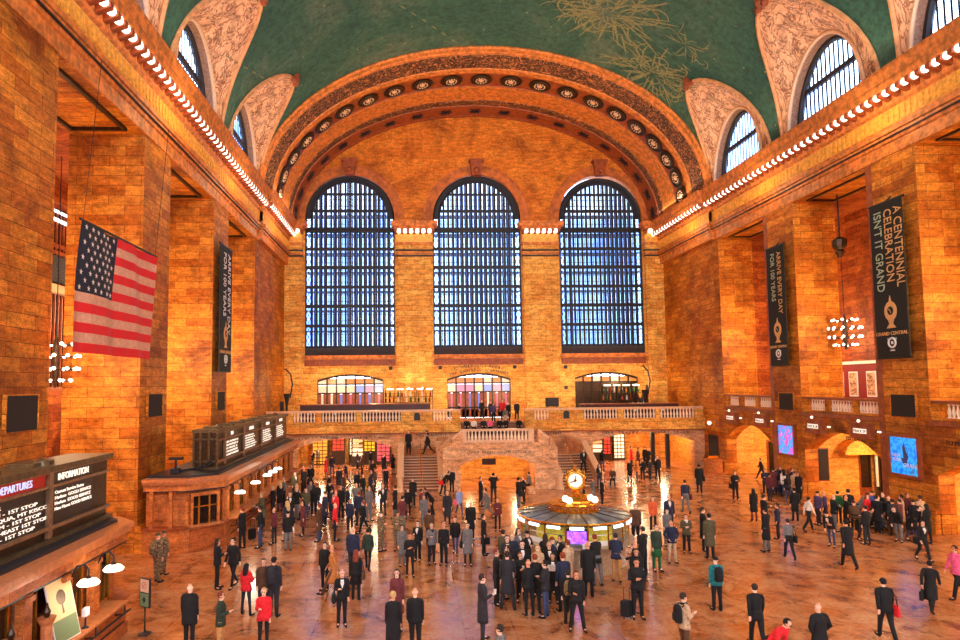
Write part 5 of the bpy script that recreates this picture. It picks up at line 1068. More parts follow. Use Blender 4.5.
def jacket(pose, fem, kind):
    J = joints(pose, fem); mb = MB(); k = {'suit': .97, 'parka': 1.1, 'coat': 1.03, 'shirt': .92, 'big': 1.2}[kind]; R = []
    hem = {'suit': -.16, 'parka': -.12, 'coat': -.46, 'shirt': -.04, 'big': -.30}[kind]
    if pose == 'sit' and hem < -.1: hem = -.04
    z = hem
    while z < 0:
        kz = -z/.42; c = J['pel']+V((0, 0, z)); l, r = (J['hip'+n_].lerp(J['kn'+n_], min(1, max(0, (-z-.04)/.4))) for n_ in 'LR')
        if z < -.05: c = V(((l.x+r.x)/2, (l.y+r.y)/2, J['pel'].z+z)); ex = abs(l.x-r.x)/2; ey = abs(l.y-r.y)/2
        else: ex = .09; ey = 0
        R.append((c.x, c.y, c.z, (ex+.095)*k, (ey+.125)*k)); z += .1 if z < -.1 else .05
    wst = .135 if fem else .15
    for z, rx, ry in ((0, .175 if fem else .165, .125), (.1, wst*1.04, .115), (.2, wst*1.06, .115), (.3, .17 if fem else .185, .13), (.38, .165 if fem else .185, .128), (.43, .15 if fem else .165, .112), (.475, .11, .092), (.51, .075, .075), (.55, .062, .062)):
        c = spine(J, z); R.append((c.x, c.y, c.z, rx*k if z < .49 else rx*min(k, 1.1), ry*k if z < .49 else ry*min(k, 1.1)))
    mb.rings(R, 14)
    for nm in 'LR': a, b, c = J['sh'+nm], J['el'+nm], J['wr'+nm]; sk = V((0, 0, 0)); s_ = -1 if nm == 'L' else 1; mb.tube([spine(J, .49)+V((s_*.03, 0, 0)), spine(J, .475)+V((s_*.10, 0, 0)), a+V((-s_*.004, 0, -.02)), a.lerp(b, .22)+V((s_*.004, 0, 0)), a.lerp(b, .6), b, b.lerp(c, .5), c], [.045*k, .056*k, .064*k, .062*k, .055*k, .05*k, .046*k, .038*k], 10)
    return as_mesh(mb)
def trousers(pose, fem, kind):
    J = joints(pose, fem); mb = MB(); c = J['pel']
    if pose != 'sit': mb.rings([(c.x, c.y, c.z-.12, .15, .11), (c.x, c.y, c.z, .165, .12), (c.x, c.y, c.z+.1, .15, .11)], 12)
    else: mb.rings([(c.x, c.y, c.z-.1, .16, .13), (c.x, c.y, c.z+.1, .15, .12)], 12)
    q = .82 if kind == 'slim' else 1.0
    for nm in 'LR':
        h, k_, a = J['hip'+nm], J['kn'+nm], J['an'+nm]; mb.tube([h+V((0, 0, .05)), h.lerp(k_, .3), k_, k_.lerp(a, .5), a+V((0, 0, -.01))], [.095*q, .092*q, .066*q, .06*q, .055*q], 10)
    if kind == 'skirt':
        l, r = J['hipL'].lerp(J['knL'], .85), J['hipR'].lerp(J['knR'], .85); m_ = (l+r)/2; mb.rings([(m_.x, m_.y, m_.z, abs(l.x-r.x)/2+.13, abs(l.y-r.y)/2+.13), (c.x, c.y, c.z-.1, .18, .14), (c.x, c.y, c.z+.08, .15, .12)], 12)
    return as_mesh(mb)
def shoe(pose, nm):
    J = joints(pose, False); a = J['an'+nm]; t = J['toe'+nm]; h = J['heel'+nm]; mb = MB(); mb.tube([a+V((0, 0, .05)), a-V((0, 0, .02)), h.lerp(t, .25)+V((0, 0, .01)), h.lerp(t, .6), t, t+(t-h).normalized()*.05], [.044, .046, .045, .042, .038, .02], 8); return as_mesh(mb)
def hair(pose, fem, kind):
    J = joints(pose, fem); h = J['head']; mb = MB(); n = 12; m_ = 9
    rx, ry, rz = (.088, .1, .104) if kind != 'bald' else (.082, .092, .096)
    c = h+V((0, -.012, .012)); lo = {'short': -.72, 'long': -.75, 'bob': -.8, 'bald': .75, 'hat': .05, 'bun': -.72}[kind]
    rows = []
    for k in range(m_+1):
        f = 1-(1-lo)*k/m_; rr = math.sqrt(max(0, 1-f*f)); rows.append(mb.pts([(c.x+rx*rr*math.cos(2*PI*j/n), c.y+ry*rr*math.sin(2*PI*j/n), c.z+rz*f) for j in range(n)]))
    for k in range(m_):
        f = 1-(1-lo)*(k+.5)/m_
        for j in range(n):
            ang = 2*PI*(j+.5)/n
            if math.sin(ang) > .3 and f < .55 and kind != 'hat': continue
            mb.face((rows[k][j], rows[k][(j+1) % n], rows[k+1][(j+1) % n], rows[k+1][j]))
    if kind == 'long':
        nk = J['neck']; mb.rings([(nk.x, nk.y-.085, nk.z-.2, .07, .03), (nk.x, nk.y-.085, nk.z-.1, .1, .045), (nk.x, nk.y-.055, nk.z, .105, .06), (c.x, c.y-.03, c.z-.05, .1, .08), (c.x, c.y-.02, c.z+.03, .09, .08)], 10)
    if kind == 'bun': mb.ball((c.x, c.y-.11, c.z+.05), .045)
    if kind == 'hat': mb.rings([(c.x, c.y+.005, c.z+.0, rx*1.08, ry*1.05), (c.x, c.y+.005, c.z+.035, rx*1.08, ry*1.05)], 12)
    return as_mesh(mb)
def face_parts(pose):
    J = joints(pose, False); l = POSE[pose]['lean']; mb = MB()
    fw_ = rot_x(V((0, 1, 0)), -l); up = rot_x(V((0, 0, 1)), -l)
    for s in (-1, 1): p = J['head']+fw_*.078+up*-.012+V((s*.032, 0, 0)); mb.ball(p, .012, nu=6, nv=4); q_ = p+up*.022; mb.box(q_.x-.016, q_.x+.016, q_.y-.006, q_.y+.006, q_.z-.003, q_.z+.003)
    p = J['jaw']+fw_*.066+up*-.008; mb.box(p.x-.022, p.x+.022, p.y-.006, p.y+.006, p.z-.005, p.z+.005); return as_mesh(mb)
def shirt_front(pose, fem):
    J = joints(pose, fem); l = POSE[pose]['lean']; mb = MB(); fw_ = rot_x(V((0, 1, 0)), -l)
    a = spine(J, .5)+fw_*.088; b = spine(J, .40)+fw_*.142; c = spine(J, .25)+fw_*.132
    mb.quad(a+V((-.05, 0, 0)), b+V((-.055, 0, 0)), b+V((.055, 0, 0)), a+V((.05, 0, 0))); mb.quad(b+V((-.055, 0, 0)), c+V((-.008, 0, 0)), c+V((.008, 0, 0)), b+V((.055, 0, 0)))
    a2, b2, c2 = (x_+fw_*-.02 for x_ in (a, b, c)); mb.quad(a2+V((-.05, 0, 0)), b2+V((-.055, 0, 0)), b2+V((.055, 0, 0)), a2+V((.05, 0, 0))); return as_mesh(mb, False)
_mc = {}
def memo(fn, *a):
    k = (fn.__name__,)+a
    if k not in _mc: _mc[k] = fn(*a)
    return _mc[k]
PC = {'black': srgb(15, 13, 16), 'charcoal': srgb(38, 36, 42), 'navy': srgb(30, 36, 62), 'grey': srgb(112, 106, 104), 'brown': srgb(88, 56, 36), 'tan': srgb(190, 116, 54), 'red': srgb(226, 30, 40), 'green': srgb(30, 96, 50), 'teal': srgb(24, 118, 124), 'white': srgb(228, 216, 206), 'beige': srgb(196, 160, 124), 'purple': srgb(74, 54, 92), 'orange': srgb(224, 96, 48), 'blue': srgb(62, 84, 150), 'olive': srgb(82, 74, 48), 'maroon': srgb(104, 40, 44), 'pink': srgb(232, 90, 140), 'light blue': srgb(140, 156, 200), 'khaki': srgb(196, 138, 76), 'dark green': srgb(40, 54, 40), 'dark brown': srgb(48, 30, 24), 'blond': srgb(206, 164, 104), 'auburn': srgb(130, 54, 28), 'jeans': srgb(56, 66, 100)}
CM = {k: flat('cloth_'+k.replace(' ', '_'), c, .85, vary=.22, vscale=14) for k, c in PC.items()}
q = NT('camouflage_cloth'); tcn_ = q.n('ShaderNodeTexCoord'); q.l(q.ramp(q.noise(tcn_.outputs['Object'], 14, 2), [(.4, srgb(70, 60, 44)), (.48, srgb(140, 110, 76)), (.55, srgb(92, 84, 60)), (.62, srgb(176, 140, 100))]), q.b.inputs['Base Color']); q.b.inputs['Roughness'].default_value = .9; CM['camouflage'] = q.m
SK = [flat('skin_%d' % i, c, .55) for i, c in enumerate((srgb(240, 182, 150), srgb(226, 158, 124), srgb(246, 196, 166), srgb(124, 76, 52)))]
FACE = flat('face_marks', srgb(60, 26, 22), .5)
JW = {'suit': 'suit jacket', 'parka': 'jacket', 'coat': 'long coat', 'shirt': 'shirt', 'big': 'bulky long coat'}
USED = set(); prn = random.Random(21); ALLP = []
def put(mesh, name, par, mat):
    o = bpy.data.objects.new(name, mesh); COL.objects.link(o); o.parent = par; o.material_slots[0].link = 'OBJECT'; o.material_slots[0].material = mat; return o
SPOTS = []
def settle(p, z, pose):
    x, y = p.x, p.y
    for it in range(60):
        moved = False
        if z < .1:
            if 5 < y < 20.9 and x < -7.75: x = -7.75
            if 28.6 < y < 49.6 and x < -7.8: x = -7.8
            if y < 49 and x > 24.25 and not (43.6 < y): x = 24.25
            if y < 53 and x > 24.3 and y > 49: x = 24.3
            d = math.hypot(x-CB[0], y-CB[1])
            if d < 2.85: x = CB[0]+(x-CB[0])*2.85/max(d, .01); y = CB[1]+(y-CB[1])*2.85/max(d, .01)
            if 43.75 < y < 54.5 and -1.5 < x < 13.7: 
                if y < 49 : y = 43.7
                else: x = -1.75 if x < 6 else 14.0
        elif z < 2.5 and z > 1.5: x = max(-.3, min(1.2, x)) if x < 6 else x; y = max(49.3, y)
        elif z < 1.5: y = 45.8; x = max(10.7, min(12.6, x))
        elif pose == 'sit': y = 52.2
        elif z < 4: y = 53.15
        else: y = max(54.3, y)
        for sx, sy, sz in SPOTS:
            if abs(sz-z) > 1.2: continue
            d = math.hypot(x-sx, y-sy)
            if d < .52:
                if d < .02: x += .1; y += .05; d = .11
                k = (.53-d)/d; x += (x-sx)*k; y += (y-sy)*k; moved = True
        if not moved: break
    SPOTS.append((x, y, z)); return Vector((x, y, z))
def person(px, py, head, z, rot, pose, kind, jc, lk, lc, hk, hc, where, extra='', label=None):
    """px,py: foot point in the photograph (py None: located by the head height)"""
    if py is None: p = atZ(px, head, z+1.70)
    else: p = atZ(px, py, z)
    if pose == 'sit' and z > 3: z = 3.15
    p = settle(p, z, pose)
    sc = 1.0
    if py is not None and head is not None and pose not in ('sit', 'bend'):
        hz = atY(px, head, p.y).z-z; sc = max(.93, min(1.07, hz/1.74))
    elif py is None: sc = prn.uniform(.96, 1.02)
    fem = lk in ('skirt', 'slim') or hk in ('long', 'bob', 'bun')
    t = thing('person', None, 'person', (p.x, p.y, z), -math.radians(rot)); t.scale = (sc, sc, sc)
    put(memo(skin_body, pose, fem), 'body', t, prn.choice(SK[:3]) if jc != 'x' else SK[3]); put(memo(jacket, pose, fem, kind), 'jacket' if kind != 'shirt' else 'shirt', t, CM[jc])
    put(memo(trousers, pose, fem, lk), 'trousers' if lk != 'skirt' else 'skirt', t, CM[lc]); put(memo(hair, pose, fem, hk), 'hair' if hk != 'hat' else 'hat', t, CM[hc] if hk != 'bald' else SK[1])
    if z < .1 or True: put(memo(shoe, pose, 'L'), 'shoe', t, CM['black']); put(memo(shoe, pose, 'R'), 'shoe', t, CM['black'])
    put(memo(face_parts, pose), 'face', t, FACE)
    if kind == 'suit' and 100 < (rot % 360) < 260: put(memo(shirt_front, pose, fem), 'shirt_front', t, CM['white'])
    hd = {'short': '%s-haired', 'long': 'long %s-haired', 'bob': '%s-bobbed', 'bald': 'bald', 'hat': '%s-hatted', 'bun': '%s-bunned'}[hk]
    hd = hd % hc.replace('dark brown', 'dark') if '%' in hd else hd
    lab = label or 'person %s in %s %s, %s, %s' % (hd, jc, JW[kind], PW[pose], where)
    ALLP.append([t, lab, px, where, jc, kind, pose, hd, bool(label), py or head]); 
    if extra: accessory(extra, t, p, z, rot, pose, fem, sc)
    return t
def accessory(extra, t, p, z, rot, pose, fem, sc):
    J = joints(pose, fem); mw = Matrix.Translation((p.x, p.y, z)) @ Matrix.Rotation(-math.radians(rot), 4, 'Z') @ Matrix.Scale(sc, 4)
    for e in extra.split(','):
        kd, c = e.split(':'); wear = t
        if kd == 'backpack':
            o = thing('backpack', 'x', 'backpack'); q0 = J['chest']+V((0, -.2, -.08)); o.matrix_world = mw @ Matrix.Translation(q0)
            MB().rings([(0, 0, -.24, .12, .06), (0, 0, -.2, .15, .09), (0, 0, .1, .15, .09), (0, 0, .2, .11, .07), (0, 0, .23, .05, .03)], 12).build('bag_body', CM[c], o, smooth=True); MB().rings([(0, -.09, -.17, .1, .04), (0, -.09, 0, .1, .04)], 10).build('front_pocket', CM[c], o)
            MB().tube([(-.1, .06, .18), (-.11, .2, .24), (-.11, .34, .1)], .018, 5).build('strap', CM['black'], o); MB().tube([(.1, .06, .18), (.11, .2, .24), (.11, .34, .1)], .018, 5).build('strap', CM['black'], o); nm = 'backpack'
        elif kd in ('bag', 'handbag', 'redbag'):
            o = thing('shoulder_bag', 'x', 'bag'); q0 = J['hipR']+V((.17, -.04, -.02)); o.matrix_world = mw @ Matrix.Translation(q0)
            MB().rings([(0, 0, -.16, .06, .17), (0, 0, -.13, .08, .19), (0, 0, .08, .07, .17), (0, 0, .13, .03, .15)], 10).build('bag_body', CM[c], o); MB().tube([(-.01, .13, .1), (-.04, .1, .4), (-.1, 0, .58), (-.04, -.1, .4), (-.01, -.13, .1)], .014, 5).build('strap', CM['black'], o); nm = 'shoulder bag'
        elif kd == 'case':
            o = thing('briefcase', 'x', 'bag'); q0 = J['haL']+V((-.0, 0, -.28)); o.matrix_world = mw @ Matrix.Translation(q0)
            MB().box(-.05, .05, -.2, .2, -.15, .14).build('bag_body', CM[c], o); MB().tube([(0, -.08, .14), (0, -.06, .24), (0, .06, .24), (0, .08, .14)], .012, 5).build('handle', CM['black'], o); nm = 'hand bag'
        elif kd == 'paper':
            o = thing('newspaper', 'x', 'newspaper'); q0 = (J['haL']+J['haR'])/2+V((0, .06, .06)); o.matrix_world = mw @ Matrix.Translation(q0); MB().extr([(-.2, 0), (0, .03), (.2, 0), (.2, -.01), (0, .02), (-.2, -.01)], lambda u, w, d: (u, w+d*.4, d), -.08, .16).build('pages', CM['white'], o); nm = 'paper'
        elif kd == 'cup':
            o = thing('paper_cup', 'x', 'cup'); q0 = J['haR']+V((0, .05, .05)); o.matrix_world = mw @ Matrix.Translation(q0); MB().lathe((0, 0, -.06), [(.03, 0), (.042, .11), (.044, .12)], 10).build('cup', CM['white'], o); nm = 'cup'
        elif kd == 'scarf':
            o = thing('scarf', 'x', 'scarf'); o.matrix_world = mw @ Matrix.Translation(J['neck']); MB().rings([(0, 0, -.05, .1, .09), (0, 0.01, -.02, .105, .1), (0, .01, .02, .08, .08)], 10).build('wrap', CM[c], o); MB().box(-.05, .03, .1, .13, -.35, -.02).build('scarf_end', CM[c], o); nm = 'scarf'
        BAGS.append([o, '%s %s' % (c if kd not in ('cup', 'paper') else 'white', nm), t, kd])
BAGS = []
S = 'stand'
def row(*a): person(*a)
BK, DB = 'black', 'dark brown'
# -- nearest people, front of the hall (x, foot y, head y, z, heading, pose, top, colour, legs, colour, hair, colour, place, extras, label)
P_ = [
(157, 582, 533, 0, 30, 'stand', 'parka', 'camouflage', 'plain', 'camouflage', 'hat', 'olive', '', 'backpack:camouflage', 'person in camouflage uniform, back turned, left front of two by ticket booth corner'),
(163, 575, 531, 0, 20, 'stand', 'parka', 'camouflage', 'plain', 'camouflage', 'hat', 'olive', '', '', 'person in camouflage uniform, partly hidden rear one of two near ticket booth corner'),
(190, None, 586, 0, 5, 'stand', 'big', 'black', 'plain', 'black', 'bald', 'black', '', '', 'person grey-haired in bulky black coat, back turned, standing at bottom left'),
(221, None, 592, 0, 80, 'hold', 'parka', 'dark green', 'plain', 'khaki', 'short', 'auburn', '', '', 'person red-haired in dark jacket and khaki trousers at bottom left'),
(217, 589, 539, 0, 75, 'hold', 'parka', 'black', 'slim', 'black', 'long', DB, '', '', 'person long-haired in black, facing right, standing before the far ticket booth corner'),
(233, 588, 537.5, 0, 200, 'walk', 'parka', 'black', 'slim', 'black', 'bun', 'black', '', '', 'person slim in black walking left beside the long-haired one in black'),
(246, 615, 566, 0, 20, 'wide', 'parka', 'red', 'slim', 'charcoal', 'long', 'black', '', '', 'person in bright red hooded coat, back turned, legs apart'),
(258, None, 560, 0, 160, 'stand', 'parka', 'brown', 'plain', 'charcoal', 'short', 'black', '', '', 'person dark-haired half hidden between red coat and dark grey jacket'),
(271, 616, 555, 0, 10, 'stand', 'parka', 'charcoal', 'plain', 'charcoal', 'short', 'black', '', 'backpack:charcoal', 'person tall in dark grey jacket with backpack behind the red vest'),
(264, None, 587, 0, 175, 'hold', 'parka', 'red', 'slim', 'black', 'short', 'blond', '', '', 'person in red vest over white top with black trousers at bottom left'),
(334, 595, 543, 0, 275, 'stride', 'coat', 'tan', 'plain', 'brown', 'bald', 'tan', '', '', 'person in tan coat striding left with one leg stretched out'),
(325, None, 542, 0, 200, 'stand', 'parka', 'black', 'plain', 'black', 'short', 'black', '', '', 'person dark half hidden behind the tan coat'),
(342, 626, 570, 0, 170, 'hold', 'suit', 'black', 'plain', 'black', 'bald', 'black', '', 'bag:black', 'person bald in black suit facing camera carrying large black shoulder bag'),
(356, 600, 550, 0, 5, 'stand', 'parka', 'black', 'skirt', 'black', 'long', 'auburn', '', 'handbag:brown', 'person with long auburn hair in short black skirt and boots, back turned'),
(353, 577, 524, 0, 10, 'stand', 'parka', 'navy', 'plain', 'charcoal', 'bald', 'black', '', '', 'person in navy jacket, back turned, behind the auburn-haired skirt wearer'),
(368, 570, 530, 0, 5, 'walk', 'parka', 'dark green', 'slim', 'black', 'short', 'black', '', '', 'person in dark green jacket and black tights, back turned, left of the soldiers'),
(397, None, 572, 0, 190, 'stand', 'coat', 'maroon', 'slim', 'black', 'long', DB, '', '', 'person long brown-haired in maroon coat facing camera, behind the couple'),
(393, None, 593.5, 0, 0, 'stand', 'coat', 'black', 'plain', 'black', 'bob', 'blond', '', '', 'person blond in dark coat, back turned, left one of the front couple'),
(415, None, 590, 0, 3, 'stand', 'parka', 'black', 'plain', 'black', 'bald', 'black', '', '', 'person bald in dark jacket, back turned, right one of the front couple'),
(410, 577, 535, 0, 175, 'fold', 'parka', 'black', 'slim', 'black', 'short', 'auburn', '', '', 'person in black coat and leggings facing camera, left of the dark suit'),
(381, 551, 511.5, 0, 120, 'hold', 'parka', 'camouflage', 'plain', 'camouflage', 'hat', 'olive', '', '', 'person in camouflage uniform, left one of the two central soldiers'),
(398, 550.5, 511, 0, 190, 'fold', 'parka', 'camouflage', 'plain', 'camouflage', 'hat', 'olive', '', '', 'person in camouflage uniform, right one of the two central soldiers'),
(418, 561, 523.5, 0, 200, 'hold', 'suit', 'black', 'plain', 'black', 'short', DB, '', '', 'person in black suit just right of the central soldiers'),
(402, 566, 530, 0, 150, 'stand', 'coat', 'grey', 'plain', 'grey', 'short', DB, '', '', 'person in grey half hidden between the soldiers and black suit'),
(432, 564, 524, 0, 165, 'hold', 'parka', 'grey', 'plain', 'black', 'short', 'blond', '', 'scarf:black', 'person blond in grey with black trousers beside the bald black sweater'),
(441, 565, 523, 0, 195, 'stand', 'shirt', 'black', 'plain', 'black', 'bald', 'black', '', '', 'person bald with red face in black sweater facing camera'),
(455.5, 555, 518, 0, 190, 'walk', 'parka', 'black', 'slim', 'jeans', 'short', 'auburn', '', '', 'person in black jacket and blue jeans facing camera on the blue floor'),
(468, 566, 523, 0, 180, 'stand', 'coat', 'grey', 'slim', 'black', 'bob', DB, '', 'bag:black', 'person in belted grey coat and black tights on the blue floor'),
(471, 540, 501.5, 0, 185, 'stand', 'coat', 'black', 'plain', 'black', 'bald', 'black', '', '', 'person bald in open black coat facing camera behind the grey coat'),
(484, 555, 514, 0, 100, 'stand', 'suit', 'black', 'plain', 'black', 'short', 'black', '', 'case:black', 'person in black suit with case on floor left of the crowd'),
(447.5, 526, 490, 0, 180, 'walk', 'coat', 'charcoal', 'slim', 'black', 'short', DB, '', '', 'person in dark grey coat facing camera, in front of the stairs'),
(459.5, 517, 489, 0, 160, 'walk', 'parka', 'light blue', 'slim', 'jeans', 'short', 'auburn', '', 'bag:pink', 'person in light blue jacket with pink bag before the central arch'),
(452, 493, 469, 0, 180, 'stand', 'parka', 'black', 'plain', 'black', 'short', 'black', '', '', 'person in black standing by left newel of central arch'),
(443.5, 496, 477, 0, 120, 'bend', 'parka', 'black', 'plain', 'black', 'short', 'black', '', 'redbag:red', 'person in black stooping with a red bag by stair foot'),
(413, 507, 478, 0, 200, 'stand', 'big', 'black', 'plain', 'black', 'short', 'black', '', '', 'person in bulky black coat standing before the left stair'),
(408, 518, 491, 0, 180, 'stand', 'parka', 'black', 'slim', 'black', 'short', 'auburn', '', '', 'person in black below the bulky coat at left stair'),
(421.5, 519, 489, 0, 90, 'stand', 'parka', 'maroon', 'plain', 'beige', 'short', 'black', '', '', 'person in maroon jacket and pale trousers in front of left stair'),
(432, 517, 491, 0, 250, 'bend', 'parka', 'black', 'plain', 'black', 'short', 'black', '', '', 'person in black bending before the right part of left stair'),
(429.5, 546, 510, 0, 10, 'stand', 'parka', 'brown', 'plain', 'black', 'short', DB, '', '', 'person in brown jacket, back turned, behind the blond in grey'),
(424, 527, 498, 0, 170, 'stand', 'parka', 'grey', 'plain', 'grey', 'short', DB, '', '', 'person in grey jacket near the middle of the hall'),
(481, 506, 476.7, 0, 120, 'hold', 'suit', 'black', 'plain', 'black', 'short', DB, '', '', 'person in black jacket before the left of central arch'),
(493.7, 502.5, 473, 0, 10, 'photo', 'parka', 'black', 'plain', 'charcoal', 'short', 'black', '', '', 'person in black raising both hands before central arch'),
(487, 519, 487, 0, 260, 'stride', 'parka', 'grey', 'plain', 'grey', 'short', DB, '', '', 'person in grey striding left in front of central arch'),
(519, 509, 477.5, 0, 60, 'photo', 'parka', 'black', 'plain', 'grey', 'short', 'black', '', 'bag:black', 'person in black jacket and grey trousers at right of central arch'),
(524, 503, 478, 0, 250, 'stand', 'parka', 'black', 'plain', 'black', 'short', 'auburn', '', '', 'person in black facing the grey-trousered one near central arch'),
(530.5, 493, 480, 0, 270, 'sit', 'parka', 'grey', 'plain', 'black', 'short', DB, '', '', 'person in grey sitting on floor against the stair wall'),
(498, 531, 501, 0, 180, 'hold', 'parka', 'maroon', 'slim', 'black', 'bob', 'auburn', '', '', 'person in maroon top, alone just behind the suited crowd'),
(497, 605, 549, 0, 100, 'hold', 'suit', 'black', 'plain', 'black', 'short', 'auburn', '', '', 'person red-haired in black suit at the left of the suited circle'),
(483, 641, 573, 0, 80, 'hold', 'coat', 'charcoal', 'plain', 'charcoal', 'short', DB, '', 'cup:white', 'person large in dark suit facing right alone beside blue floor'),
(508, 610, 547, 0, 10, 'wide', 'coat', 'charcoal', 'plain', 'charcoal', 'short', DB, '', '', 'person large in dark coat, back turned, centre left of the suited circle'),
(507, None, 537, 0, 180, 'hold', 'suit', 'charcoal', 'plain', 'charcoal', 'short', DB, '', 'cup:white', 'person in grey suit and tie behind large dark coat'),
(523, 596, 539.5, 0, 180, 'hold', 'suit', 'black', 'plain', 'black', 'short', DB, '', '', 'person in black suit and tie at the back of the suited circle'),
(521, 602, 554, 0, 170, 'fold', 'parka', 'black', 'slim', 'black', 'short', 'auburn', '', 'cup:white', 'person in black holding cup, centre of the suited circle'),
(536, 611, 554, 0, 8, 'walk', 'suit', 'black', 'plain', 'black', 'short', 'auburn', '', '', 'person in black suit, back turned, stepping, centre of suited circle'),
(534.5, None, 546, 0, 190, 'stand', 'parka', 'beige', 'slim', 'black', 'long', 'blond', '', '', 'person long blond-haired in beige behind the black suits'),
(543, None, 545, 0, 180, 'stand', 'suit', 'black', 'plain', 'black', 'short', 'blond', '', '', 'person in dark suit behind the long blond hair'),
(553.5, 603, 554, 0, 190, 'fold', 'suit', 'black', 'plain', 'black', 'long', DB, '', 'paper:white', 'person long dark-haired in black suit with white shirt holding papers'),
(564, 612, 549, 0, 350, 'stand', 'suit', 'navy', 'plain', 'black', 'short', 'auburn', '', '', 'person red-haired in navy suit, back turned, right of the suited circle'),
(569, 592, 540, 0, 330, 'stand', 'coat', 'beige', 'plain', 'beige', 'short', 'auburn', '', '', 'person in long beige coat, back turned, at the information booth screen'),
(589, 597, 540, 0, 10, 'stand', 'coat', 'black', 'plain', 'black', 'bald', 'black', '', '', 'person balding in long black coat in front of the information booth'),
(598, 586, 535, 0, 340, 'counter', 'suit', 'black', 'plain', 'grey', 'short', 'auburn', '', 'paper:white', 'person in dark jacket and grey trousers leaning at the booth counter'),
(617, 582, 534, 0, 15, 'counter', 'parka', 'navy', 'plain', 'khaki', 'short', DB, '', '', 'person in navy sweater and khaki trousers at the booth counter'),
(577.5, 631, 571, 0, 185, 'wide', 'parka', 'black', 'plain', 'black', 'short', 'auburn', '', '', 'person in black track suit facing camera at bottom centre'),
(571, 626, 574, 0, 10, 'stand', 'parka', 'black', 'plain', 'black', 'short', DB, '', 'backpack:camouflage', 'person with camouflage backpack next to the black track suit'),
(638, 618.5, 559, 0, 185, 'fold', 'parka', 'black', 'plain', 'black', 'short', DB, '', '', 'person in black with arms folded beside the small black suitcase'),
(636, None, 549, 0, 200, 'stand', 'parka', 'black', 'slim', 'black', 'long', DB, '', '', 'person long dark-haired behind the arms-folded one in black'),
(640, 596, 530, 0, 270, 'counter', 'suit', 'black', 'plain', 'black', 'bald', 'black', '', 'paper:white', 'person in dark suit leaning left over a white paper right of booth'),
(644, 577, 518, 0, 320, 'stand', 'suit', 'black', 'plain', 'black', 'short', DB, '', '', 'person in black suit behind the one leaning over white paper'),
(636, 546, 503.5, 0, 190, 'stand', 'parka', 'brown', 'plain', 'black', 'short', DB, '', '', 'person in brown jacket standing right behind the booth'),
(653.5, 532, 497, 0, 180, 'stand', 'parka', 'orange', 'slim', 'black', 'long', 'auburn', '', '', 'person long-haired in orange-red top and black trousers'),
(670, 534, 491, 0, 185, 'stand', 'suit', 'navy', 'plain', 'charcoal', 'short', 'auburn', '', '', 'person in navy suit standing right of orange-red top'),
(668, 546, 512, 0, 180, 'stand', 'coat', 'grey', 'slim', 'grey', 'bob', DB, '', '', 'person in grey coat half hidden behind the black sweater and pale trousers'),
(686, 513.5, 479, 0, 5, 'walk', 'shirt', 'navy', 'plain', 'grey', 'short', DB, '', 'bag:maroon', 'person in navy sweater and grey trousers walking away with small red bag'),
(699.7, 493, 463, 0, 10, 'stand', 'coat', 'black', 'plain', 'black', 'short', DB, '', 'bag:black', 'person in long black coat, back turned, before the stone wall counter'),
(657.3, 571, 524.5, 0, 170, 'stand', 'parka', 'dark green', 'skirt', 'green', 'short', DB, '', '', 'person in dark jacket with green patterned skirt'),
(672.5, 563, 521, 0, 180, 'hips', 'parka', 'navy', 'plain', 'beige', 'bald', 'black', '', '', 'person in dark sweater and pale trousers with elbows out'),
(687, 553, 515, 0, 190, 'fold', 'parka', 'olive', 'plain', 'black', 'short', DB, '', 'scarf:white', 'person in olive jacket with white scarf and black trousers'),
(704, 551, 506, 0, 100, 'hold', 'coat', 'black', 'plain', 'black', 'short', DB, '', '', 'person in black coat facing the olive long coat'),
(710.5, 559, 513.6, 0, 5, 'stand', 'coat', 'olive', 'plain', 'black', 'short', 'black', '', '', 'person in long olive coat, back turned'),
(717.5, 611, 557, 0, 0, 'stand', 'parka', 'teal', 'plain', 'black', 'hat', 'black', '', 'backpack:black', 'person in teal jacket with black backpack, back turned'),
(683, None, 594, 0, 75, 'hold', 'parka', 'beige', 'plain', 'brown', 'short', DB, '', 'backpack:black,scarf:black', 'person in beige jacket with black backpack facing right at bottom'),
(755, None, 585, 0, 10, 'walk', 'suit', 'black', 'plain', 'black', 'short', DB, '', '', 'person in black suit with white collar, back turned, at bottom right of centre'),
(770, None, 611, 0, 150, 'bend', 'parka', 'red', 'plain', 'black', 'short', 'black', '', '', 'person in dark and red leaning beside the black suit at bottom edge'),
(818, None, 603, 0, 350, 'hips', 'big', 'black', 'plain', 'black', 'bald', 'black', '', '', 'person stout in bulky black coat at the bottom right'),
(887, 641, 578, 0, 15, 'walk', 'parka', 'black', 'plain', 'black', 'short', 'black', '', 'redbag:red', 'person in black carrying a bright red bag at bottom right'),
(932, 611, 561, 0, 50, 'stride', 'coat', 'black', 'plain', 'black', 'short', 'black', '', 'case:black', 'person in long flapping black coat striding at right with case'),
(959, 600, 545, 0, 270, 'walk', 'parka', 'pink', 'plain', 'black', 'short', DB, '', '', 'person in pink cut by the right picture edge'),
(500, None, 625, 0, 300, 'stand', 'parka', 'grey', 'plain', 'black', 'short', DB, '', '', 'person dark-haired whose head shows at bottom edge near centre'),
(848.8, 568, 509, 0, 5, 'walk', 'coat', 'black', 'plain', 'black', 'short', 'black', '', '', 'person in black coat, back turned, arm out, before the right queue'),
(924, 561, 524, 0, 185, 'walk', 'suit', 'black', 'plain', 'black', 'short', DB, '', 'bag:black', 'person in black suit with white shirt walking to camera at right'),
(809.4, 531, 496.6, 0, 90, 'walk', 'shirt', 'white', 'plain', 'black', 'short', DB, '', '', 'person in white shirt and black trousers walking right'),
